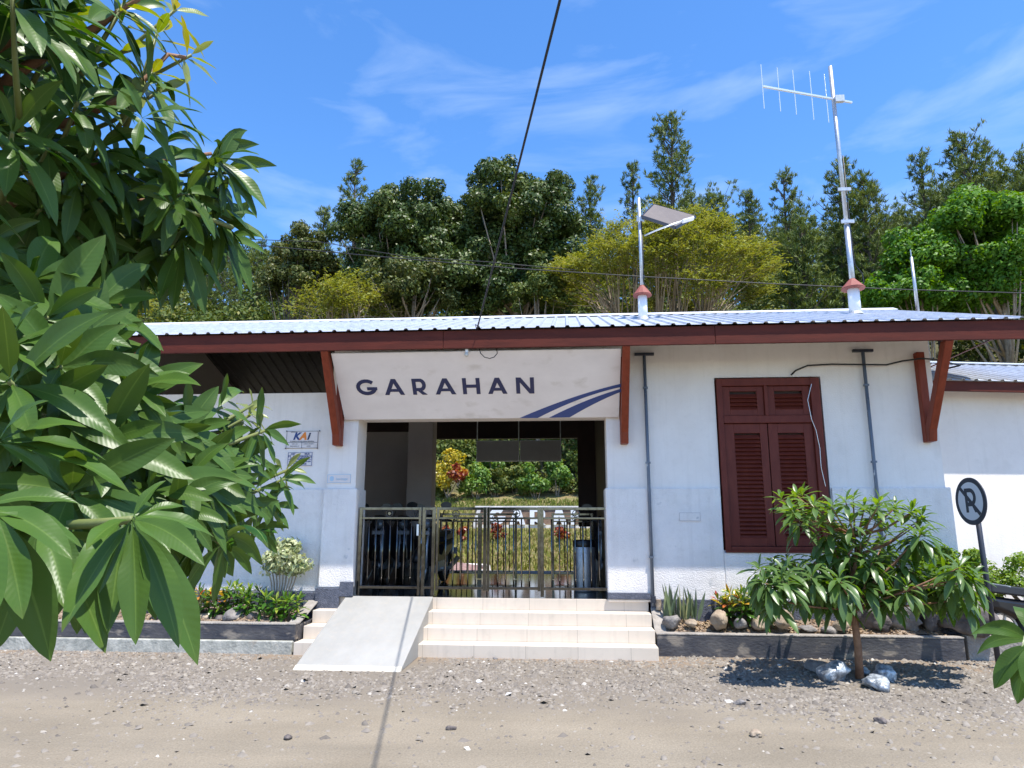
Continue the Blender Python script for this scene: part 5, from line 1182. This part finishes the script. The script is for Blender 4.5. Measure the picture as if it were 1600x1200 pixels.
for i in range(9):
    a = Vector(P(428 + i * 2, 948, -.25)); b = Vector(P(415 + i * 7, 872, -.25 + (i % 3 - 1) * .1)); s.tube([a, a.lerp(b, .5) + Vector((.02, 0, 0)), b], [.012, .009, .004], 5)
s.build('stem', M['barkpale'], t)
# rocks
for i, (px_, py_, r, mk, sq) in enumerate(((1049, 972, .13, 'rockgrey', (1, .8, .8)), (1080, 974, .09, 'rocktan', (1, .8, .6)), (1122, 968, .19, 'rocktan', (1, .7, .65)), (1157, 974, .10, 'rockgrey', (.9, .8, .8)),
        (1186, 973, .14, 'rocktan', (1.1, .8, .65)), (1223, 968, .16, 'rocktan', (1.1, .8, .75)), (1262, 982, .10, 'rockgrey', (1.3, .8, .4)), (1313, 977, .10, 'rocktan', (1, .8, .7)), (1295, 985, .12, 'rockgrey', (1.2, .8, .45)))):
    q = P(px_, py_, -.36 - (i % 2) * .03)
    tag(rock('rock', tuple(q), r, M[mk], 40 + i, sq), ['grey rounded rock nearest the steps in the right bed', 'small tan rock second from the steps in the right bed', 'large tan boulder third from the steps in the right bed', 'small grey rock between two tan ones in the right bed', 'low tan rock left of the pale round one', 'pale round rock left of the young tree crown', 'flat grey stone under the left side of the young tree', 'small orange-tan rock just left of the young tree trunk', 'flat grey slab stone behind the kerb left of the trunk'][i], 'rock')
for i, (px_, py_, Y, r, sq) in enumerate(((1500, 955, -.32, .36, (1.2, .6, .95)), (1452, 955, -.22, .24, (.9, .7, 1.0)), (1408, 965, -.26, .22, (1, .7, .8)), (1362, 965, -.2, .2, (1, .7, .9)), (1540, 970, -.25, .22, (.9, .6, .6)))):
    tag(rock('boulder', tuple(P(px_, py_, Y)), r, M['rockdark' if i != 2 else 'rockgrey'], 60 + i, sq, jag=.55), ['largest dark slanted boulder at the right end of the bed', 'dark upright boulder left of the largest slanted one', 'brownish boulder under the right side of the young tree', 'dark boulder directly behind the young tree trunk', 'low dark boulder beside the no-parking pole'][i], 'boulder')
for i, (px_, py_, r, mk, sq) in enumerate(((250, 958, .13, 'rockgrey', (1, .8, .7)), (318, 966, .12, 'rocktan', (1.1, .8, .6)), (342, 968, .09, 'rockdark', (1, .8, .7)), (368, 962, .16, 'rockgrey', (1.1, .7, .75)), (396, 966, .12, 'rockdark', (1, .8, .8)), (200, 965, .14, 'rocktan', (1.2, .8, .5)), (283, 970, .09, 'rockdark', (1, .8, .6)), (385, 970, .10, 'rocktan', (1.1, .8, .6)), (240, 925, .22, 'rockdark', (1, .5, .7)))):
    tag(rock('rock', tuple(P(px_, py_, -.45 if i < 8 else -.2)), r, M[mk], 80 + i, sq), ['grey rock half hidden by foreground leaves in the left bed', 'reddish tan rock left below the croton clump', 'small dark rock between tan and grey rocks in the left bed', 'large grey angular rock in the middle of the left bed', 'dark rock next to the large grey angular one', 'flat tan rock far left behind the hanging leaves', 'small dark rock under the pale snake plant', 'tan stone tucked under the large grey angular rock', 'dark boulder standing against the wall behind hanging leaves'][i], 'rock')
for i, (px_, py_, r, sq) in enumerate(((1306, 1056, .18, (1.0, .8, .65)), (1368, 1070, .15, (1.15, .8, .55)), (1383, 1057, .125, (1, .8, .85)), (1347, 1050, .10, (1.2, .8, .5)), (1278, 1044, .15, (1.3, .8, .45)))):
    q = G(px_, py_ + r * 40, GZ); q[2] = GZ + r * .35
    tag(rock('rock', tuple(q), r, M['rocksilver' if i < 4 else 'rockgrey'], 120 + i, sq, jag=.3), ['largest silver-painted rock left of the young tree trunk', 'silver-painted rock in front of the young tree trunk', 'silver-painted rock right of the young tree trunk', 'dark silvery rock tucked behind the young tree trunk', 'flat grey rock at the left of the silver-painted ones'][i], 'rock')
for i, (px_, py_, r, mk, lab_) in enumerate(((774, 1030, .03, 'rockgrey', 'single grey pebble resting against the lowest step'), (823, 1036, .025, 'rocktan', 'small orange pebble just in front of the lowest step'), (748, 1066, .03, 'kerbwhite', 'white pebble on the gravel in front of the steps'), (705, 1140, .035, 'rockdark', 'dark stone on the road beside the cable shadow'), (1376, 1129, .05, 'rockdark', 'dark flat stone on the road in front of the young tree'), (1181, 1150, .05, 'rocktan', 'pale stone on the road left of the young tree'), (450, 1155, .035, 'rockdark', 'small dark stone on the road left of the cable shadow'), (1155, 1101, .05, 'rockgrey', 'grey stone lying on the gravel right of the steps'))):
    q = G(px_, py_, GZ); q[2] += r * .3; tag(rock('stone', tuple(q), r, M[mk], 140 + i, (1.2, .9, .6)), lab_, 'stone')
# round hedge bush and far shrub
a, b = P(1418, 905, .05 - .45), P(1545, 850, .05 - .45)
leafy_bush('clipped_bush', ((a[0] + b[0]) / 2, -.38, (a[2] + b[2]) / 2 - .05), ((b[0] - a[0]) / 2, .34, (b[2] - a[2]) / 2 + .05), 5200, .055, M['hedge'], 'rounded yellow-green bush behind the right side of the young tree', 'bush', ncl=60, cr=(.22, .38))
q = P(1600, 900, .05); leafy_bush('clipped_bush', (q[0], .1, q[2] - .05), (.42, .32, .30), 4000, .05, M['hedge'], 'bright green rounded bush at the right edge against the sunlit wall', 'bush', ncl=50, cr=(.22, .38))

# ------------------------------------------------------------------ young tree by the kerb
TB = G(1343, 1061, GZ)
yt = thing('young_tree', 'young tree with drooping glossy leaves growing through the gravel before the right bed', 'tree', tuple(TB))
fork = P(1334, 958, TB[1]); f2 = P(1332, 925, TB[1]); f3 = P(1338, 868, TB[1] + .05)
s = MB(); s.tube([TB - np.array([0, 0, .1]), TB + (fork - TB) * .5 + np.array([.012, 0, 0]), fork, f2], [.043, .036, .034, .026], 10); s.tube([f2, f3, P(1335, 830, TB[1] + .1)], [.028, .018, .010], 8)
up_ = [(1222, 778), (1246, 772), (1272, 786), (1300, 790), (1322, 782), (1350, 792), (1375, 782), (1398, 790), (1425, 796), (1440, 806), (1240, 798), (1290, 812), (1330, 815), (1368, 812), (1305, 835), (1345, 845), (1385, 832), (1325, 862), (1300, 852)]
lo_ = [(1188, 888), (1208, 878), (1230, 872), (1252, 886), (1272, 874), (1292, 890), (1316, 884), (1340, 892), (1362, 876), (1384, 890), (1406, 878), (1428, 890), (1450, 880), (1474, 894), (1498, 884), (1520, 898), (1540, 892), (1556, 912), (1196, 908), (1222, 905), (1256, 912), (1288, 914), (1318, 912), (1352, 914), (1386, 912), (1416, 916), (1446, 912), (1478, 918), (1508, 914), (1534, 922), (1270, 900), (1370, 902), (1462, 904)]
parts = []
lo_ += [(a + rng.uniform(-12, 12), b + rng.uniform(8, 26)) for a, b in lo_[::2] if a < 1530] + [(a + rng.uniform(-14, 14), b + rng.uniform(10, 40)) for a, b in up_[8:]]
lo_ = [q_ for q_ in lo_ if q_[0] < 1528]; up_ += [(a + rng.uniform(-13, 13), b + rng.uniform(-4, 16)) for a, b in up_[:12]]
for i, (a, b) in enumerate(up_ + lo_):
    top = i < len(up_); dy = rng.uniform(-.38, .42) if top else rng.uniform(-.6, .75); c = P(a, b + 4, TB[1] + dy)
    start = Vector(P(1335, 838, TB[1])) if top else Vector(fork).lerp(Vector(f2), rng.random())
    if top and b > 800 and rng.random() < .5: start = Vector(f3)
    rad_ = np.array(c) - np.array(TB); ax = np.array([rad_[0] * .35, rad_[1] * .35 - .05, .75])
    parts.append(rosette(c, ax, 13 if not top else 11, .275 if not top else .235, .066 if not top else .058, (25, 108), (.7, 2.0) if not top else (.3, 1.2), rl=0 if not top else .3, rh=.7 if not top else 1.0, nl=8, nw=3, fold=.3, gap=.03))
    if not top: parts.append(rosette(c - np.array([0, 0, .05]), ax, 10, .33, .080, (75, 125), (1.1, 2.6), rl=0, rh=.4, nl=8, nw=3, fold=.3))
    e_ = Vector(c); k1 = start.lerp(e_, .5) + Vector((0, 0, -.05 if top else -.02)); s.tube([start, k1, e_], [.013, .010, .006], 6)
s.build('trunk', M['barkred'], yt, smooth=True); put_leaves('crown', parts, M['smalltree'], yt, smooth=True)

# ------------------------------------------------------------------ big-leaved foreground tree on the left
def sdir(dx, dy, dz): return CMn @ np.array([dx, dy, dz])       # right, up, towards the viewer
ft = thing('foreground_tree', 'large glossy-leaved tree with long drooping leaves filling the left side close to the viewer', 'tree', (-3.6, -6.7, GZ))
young, main = [], []; s = MB(); tw = MB(); anchors = []
def R_(px, py, d, ax, n=10, L=.25, W=.064, sp=(30, 105), dr=(.5, 1.4), y=False, stem=None, rl=0.0, rh=.95, **k):
    c = PD(px, py, d); r = rosette(c, sdir(*ax), n, L, W, sp, dr, rl=rl, rh=rh, nl=11, nw=5, **k); (young if y else main).append(r)
    b = Vector(c); st_ = Vector(PD(*stem)) if stem else b - Vector(sdir(*ax)).normalized() * .28
    tw.tube([st_, st_.lerp(b, .5) + Vector((0, 0, -.015)), b + Vector(sdir(*ax)).normalized() * .02], [.009, .007, .005], 6)
# upper boughs
U = [(182, 20, 2.5, (.8, .45, .2)), (226, 138, 2.4, (.7, .6, .3)), (118, 168, 2.3, (.6, .5, .5)), (322, 252, 2.6, (.9, .25, .2)), (20, 12, 2.0, (.3, .6, .5)), (150, 238, 2.4, (.7, .2, .5)), (155, 315, 2.5, (.6, .1, .5)), (215, 375, 2.6, (.6, -.1, .4)), (330, 338, 2.6, (.8, -.1, .3)), (350, 372, 2.7, (.7, .1, .2)), (285, 305, 2.5, (.8, .1, .4)), (75, 232, 2.3, (.6, .3, .5)), (18, 215, 2.1, (.5, .3, .6)),
     (96, 30, 2.5, (.5, .7, .2)), (250, 330, 2.7, (.7, 0, .4)), (120, 372, 2.5, (.5, -.1, .5)), (60, 330, 2.4, (.5, 0, .5)), (265, 395, 2.6, (.6, -.2, .4)), (190, 420, 2.7, (.5, -.3, .4)), (110, 425, 2.7, (.4, -.3, .4)), (345, 270, 2.55, (.9, -.1, .2)), (200, 285, 2.6, (.7, .2, .4))]
for (a, b, d, ax) in U: R_(a, b, d, ax, n=12, L=.225 if d < 2.45 else .21, W=.050, dr=(.9, 2.2))
for (a, b, d, ax) in [(242, 62, 2.6, (.3, .9, 0)), (232, 118, 2.5, (.9, .5, 0)), (290, 90, 2.6, (.9, .4, 0)), (268, 20, 2.7, (.8, .6, 0)), (190, 12, 2.5, (.5, .8, 0)), (236, 150, 2.5, (.8, .3, .2))]: R_(a, b, d, ax, n=7, L=.15, W=.038, dr=(.3, 1.0), y=True)
def fill(poly, n, dmin, dmax, axf, L, dr, avoid=None, nl=9):
    xs = [p[0] for p in poly]; ys_ = [p[1] for p in poly]; k = 0
    while k < n:
        x, y = rng.uniform(min(xs), max(xs)), rng.uniform(min(ys_), max(ys_)); ins = False; j = len(poly) - 1
        for i in range(len(poly)):
            if ((poly[i][1] > y) != (poly[j][1] > y)) and (x < (poly[j][0] - poly[i][0]) * (y - poly[i][1]) / (poly[j][1] - poly[i][1]) + poly[i][0]): ins = not ins
            j = i
        if not ins: continue
        k += 1; d = rng.uniform(dmin, dmax); ax = np.array(axf) + rng.normal(0, .3, 3)
        c = PD(x, y, d); main.append(rosette(c, sdir(*ax), int(rng.integers(8, 12)), L * rng.uniform(.75, 1.15), L * .25, (30, 110), dr, rl=0, rh=.85, nl=nl, nw=5))
        b = Vector(c); st_ = b - Vector(sdir(*ax)).normalized() * rng.uniform(.2, .4); tw.tube([st_, b], [.008, .005], 5)
fill([(-80, -60), (150, -60), (190, 60), (215, 200), (300, 260), (320, 330), (270, 400), (150, 410), (-80, 400)], 22, 2.3, 3.0, (.5, .1, .3), .20, (.8, 2.0))
fill([(-80, 290), (300, 300), (330, 370), (250, 410), (60, 420), (-80, 410)], 24, 2.4, 3.0, (.5, -.1, .3), .21, (1.0, 2.3))
# lower boughs
Lw = [(48, 448, 2.0, (.6, .4, .4), .25), (150, 478, 2.2, (.8, .2, .3), .25), (70, 500, 1.9, (.6, .2, .6), .25), (200, 640, 2.1, (.5, .1, .6), .24), (90, 575, 1.8, (.7, .1, .6), .24),
      (130, 560, 2.1, (.7, .2, .4), .24), (285, 680, 2.2, (.7, .3, .4), .23), (160, 690, 1.8, (.6, .1, .6), .24), (110, 770, 1.7, (.5, .1, .7), .25), (300, 745, 2.3, (.7, .2, .4), .22), (340, 770, 2.5, (.8, .1, .3), .22), (60, 640, 1.8, (.5, .2, .7), .25),
      (230, 770, 2.0, (.6, .3, .5), .24), (320, 820, 2.5, (.6, -.2, .4), .22), (360, 720, 2.6, (.8, .2, .2), .21), (20, 600, 1.7, (.2, .3, .9), .25)]
for (a, b, d, ax, L_) in Lw: R_(a, b, d, ax, n=11, L=L_, W=.070, dr=(.3, 1.1))
def fan(px, py, d, tips, W=.235, dr=.75, rn=None):
    c = np.array(PD(px, py, d)); B, D0, NU, LL = [], [], [], []
    for tpx in tips:
        tx, ty = tpx[:2]; dd = d + (tpx[2] if len(tpx) > 2 else rng.uniform(-.12, .02)); e = np.array(PD(tx, ty, dd)); ch = e - c; l_ = np.linalg.norm(ch)
        horiz = np.linalg.norm(ch[:2]) / l_; up0 = np.array([0, 0, 1.0]) * (.42 * horiz + .10) * dr / .75
        B.append(c); D0.append(ch / l_ + up0); LL.append(l_ * 1.06); NU.append(np.array([0, 0, .9]) + sdir(0, .15, .75) + rng.normal(0, .12, 3))
    B, D0, NU, LL = map(np.array, (B, D0, NU, LL)); main.append(leaves(B, D0, NU, LL, LL * W, dr, rng.uniform(.1, .85, len(B)) if rn is None else rn, nl=13, nw=7, fold=.28, wave=.07))
fan(206, 812, 1.45, [(212, 996), (298, 1030), (272, 1003), (158, 922), (250, 748), (302, 905), (292, 800), (110, 985), (140, 880)])
fan(196, 806, 1.6, [(255, 875), (320, 860), (240, 960), (170, 980), (120, 930)])
fan(-6, 800, 1.3, [(72, 1022), (110, 872), (-40, 1010), (30, 960)], W=.27)
fan(-30, 792, 1.35, [(116, 806), (70, 850), (90, 900)], W=.24)
fan(60, 815, 1.6, [(92, 955), (150, 1015), (40, 930), (118, 905), (150, 930)])
fan(206, 610, 1.9, [(232, 535), (296, 588), (308, 622), (272, 712), (196, 700), (130, 655), (250, 660), (165, 570)])
fan(-5, 692, 1.6, [(72, 624), (132, 682), (68, 757), (124, 762), (152, 742), (176, 795)])
fan(12, 545, 1.75, [(60, 470), (128, 528), (105, 560), (62, 600), (-40, 520)])
fan(75, 548, 1.85, [(150, 520), (100, 660), (128, 612), (48, 560)])
fan(50, 440, 2.0, [(120, 448), (60, 405), (112, 505), (-10, 470), (40, 500)])
fan(182, 520, 2.0, [(192, 478), (214, 520), (145, 490), (170, 560)])
fan(60, 20, 2.1, [(142, 142), (196, 122), (135, 80), (40, 62), (105, 40)], W=.24)
fan(50, 45, 2.2, [(135, 140), (184, 140), (200, 118), (90, 130)], W=.22)
fan(222, 184, 2.15, [(212, 232), (268, 268), (325, 236), (316, 184), (145, 180), (192, 118), (270, 215), (184, 140)], W=.27)
fan(30, 128, 2.2, [(55, 205), (95, 190), (120, 215), (10, 190)], W=.24)
fan(150, 236, 2.4, [(180, 270), (120, 262), (200, 305), (225, 270), (100, 240)], W=.26)
fan(335, 248, 2.5, [(400, 256), (396, 282), (392, 340), (404, 330), (362, 205), (300, 300), (372, 300)], W=.24)
fan(345, 345, 2.6, [(405, 385), (378, 395), (340, 420), (372, 435), (388, 452), (318, 430)], W=.2)
fan(285, 375, 2.5, [(300, 470), (270, 480), (338, 460), (250, 465), (318, 485)], W=.2)
fan(200, 395, 2.4, [(180, 480), (225, 500), (160, 470), (245, 480), (205, 505)], W=.22)
# big leaves hanging closest to the viewer
R_(60, 850, 1.7, (.4, -.2, .6), n=9, L=.25, W=.068, sp=(60, 110), dr=(1.2, 2.3), stem=(-40, 800, 1.8))
R_(130, 860, 1.8, (.4, -.3, .6), n=8, L=.24, W=.065, sp=(60, 110), dr=(1.3, 2.4))
R_(345, 850, 2.4, (.5, -.3, .3), n=8, L=.23, W=.058, sp=(50, 105), dr=(1.2, 2.4))
# right-hand tips with small yellowish leaves against the wall
for (a, b, d, ax, n_, yy) in [(385, 655, 2.6, (.6, .6, .2), 9, True), (405, 672, 2.5, (.9, -.1, .2), 9, False), (438, 750, 2.8, (.7, .2, .2), 9, False), (402, 765, 2.7, (.8, .1, .2), 10, False), (372, 700, 2.6, (.8, .2, .2), 10, False), (392, 640, 2.6, (.4, .9, .1), 5, True), (420, 790, 2.9, (.8, -.2, .2), 9, False), (365, 800, 2.6, (.7, -.1, .3), 10, False), (445, 735, 2.9, (.9, .2, .1), 6, True), (395, 825, 2.8, (.6, -.3, .3), 9, False), (340, 640, 2.5, (.8, .4, .2), 8, False)]:
    R_(a, b, d, ax, n=n_, L=.17 if not yy else .11, W=.044 if not yy else .03, dr=(.5, 1.6), y=yy, stem=(a - 90, b + 28, d - .1), rl=.3, rh=1)
fill([(-80, 450), (80, 470), (140, 560), (200, 640), (290, 700), (340, 760), (340, 830), (270, 840), (140, 830), (-80, 860)], 80, 2.0, 2.9, (.5, .15, .4), .215, (.4, 1.5))
fill([(-80, 560), (180, 640), (280, 740), (300, 840), (120, 860), (-80, 870)], 34, 2.3, 3.1, (.4, .1, .4), .25, (.6, 1.8))
fill([(-80, 480), (60, 500), (200, 640), (290, 720), (280, 820), (120, 860), (-80, 880)], 60, 2.7, 3.7, (.4, .1, .4), .25, (.6, 1.8))
fill([(-80, 150), (150, 200), (260, 310), (220, 390), (-80, 420)], 8, 2.7, 3.4, (.5, .1, .3), .22, (.8, 2.0))
fill([(-160, -140), (60, -140), (60, -20), (-100, 300), (-160, 900)], 30, 1.9, 3.0, (.5, .2, .3), .25, (.6, 1.8))
# trunk and limbs
def limb(pts, r0, r1): s.tube([Vector(PD(*p)) for p in pts], list(np.linspace(r0, r1, len(pts))), 8)
TBv = Vector((-3.6, -6.7, GZ)); Fk = Vector((-3.35, -6.75, 1.15))
s.tube([TBv - Vector((0, 0, .1)), TBv.lerp(Fk, .5) + Vector((.05, 0, 0)), Fk], [.13, .10, .09], 12)
def limb2(pts, r0): s.tube([Fk] + [Vector(PD(*p)) for p in pts], [max(r0 * .62 * (1 - i / (len(pts) + .6)) ** 1.1, .006) for i in range(len(pts) + 1)], 8)
limb2([(-150, 520, 2.9), (-60, 380, 2.7), (30, 305, 2.6), (70, 285, 2.55), (120, 262, 2.5), (240, 252, 2.6), (330, 240, 2.7)], .06)
limb2([(-150, 430, 2.9), (-20, 332, 2.8), (60, 322, 2.7), (160, 320, 2.65), (240, 312, 2.6), (320, 322, 2.6)], .05)
limb2([(-200, 300, 2.8), (-60, 120, 2.6), (20, 62, 2.5), (100, 60, 2.5)], .05)
limb2([(-200, 300, 2.8), (-40, 180, 2.6), (20, 118, 2.5), (90, 75, 2.5), (150, 42, 2.5), (182, 20, 2.5), (215, 0, 2.5), (250, -40, 2.5)], .04)
tw.tube([PD(-60, 800, 1.9), PD(60, 822, 1.7), PD(150, 818, 1.55), PD(206, 812, 1.45)], [.014, .011, .009, .007], 8)
limb2([(-100, 430, 2.8), (60, 412, 2.75), (150, 385, 2.7), (230, 400, 2.7)], .04)
limb2([(-120, 700, 2.8), (0, 640, 2.6), (110, 600, 2.4), (200, 620, 2.1)], .045)
limb2([(-80, 800, 2.7), (60, 790, 2.4), (200, 770, 2.4), (300, 740, 2.5), (400, 690, 2.6)], .045)
limb2([(-120, 560, 2.6), (0, 520, 2.3), (100, 500, 2.2), (150, 478, 2.2)], .035)
limb2([(-120, 860, 2.4), (0, 830, 2.2), (150, 840, 2.2), (300, 830, 2.5), (420, 790, 2.9)], .035)
limb2([(-50, 230, 2.6), (110, 190, 2.5), (200, 150, 2.45), (232, 118, 2.5), (262, 85, 2.55), (290, 90, 2.6)], .03)
s.build('trunk', M['barkred'], ft, smooth=True); tw.build('twigs', M['twig'], ft, smooth=True)
put_leaves('crown', main, M['mango'], ft, smooth=True); put_leaves('young_leaves', young, M['mangoyoung'], ft, smooth=True)
# sprig at the lower right, another tree just outside the frame
tr = thing('overhanging_branch', 'sprig of large glossy leaves reaching in from the right photo edge above the road', 'branch', (1.15, -8.4, 1.0))
c = PD(1614, 1004, 2.1); ax = sdir(-.4, .15, .3); parts = [rosette(c, ax, 12, .165, .054, (50, 105), (1.1, 1.9), rl=.2, rh=.8, nl=11, nw=5)]
parts.append(rosette(PD(1720, 985, 2.05), sdir(.2, .5, .3), 8, .22, .07, (40, 100), (.8, 1.6), rl=.2, rh=.8, nl=11, nw=5))
put_leaves('leaves', parts, M['mango'], tr, smooth=True)
m = MB(); m.tube([PD(1950, 1000, 2.15), PD(1720, 1010, 2.05), c], [.014, .010, .006], 8); m.build('stem', M['twig'], tr, smooth=True)

# dry leaf litter on the planting beds
def litter():
    n = 5200; x = np.concatenate([rng.uniform(1.2, 4.4, n // 2), rng.uniform(-7.5, -3.45, n // 2)]); right = x > 0
    y = np.where(right, rng.uniform(-.42, -.08, n), rng.uniform(-.66, -.08, n)); yf = np.where(right, -.56, -.80); zt = np.where(right, .36, .445)
    z = zt - .05 + .17 * ((y - yf) / np.abs(yf)) + .02 * np.sin(x * 7 + y * 5) + rng.uniform(.0, .02, n)
    return cards(np.stack([x, y, z], 1), rng.normal(0, .35, (n, 3)) + [0, -.2, 1], rng.uniform(.012, .055, n), rng.random(n), .45)
M['litter'] = leafmat('dry_litter', [(0, (0.10, 0.06, 0.035)), (.5, (0.26, 0.18, 0.11)), (1, (0.42, 0.33, 0.22))], rough=.9, trans=0, veins=False, spec=.1)
tag(put_leaves('leaf_litter', [litter()], M['litter']), 'dry brown leaf litter scattered over the soil of the planting beds', 'litter', kind='stuff')
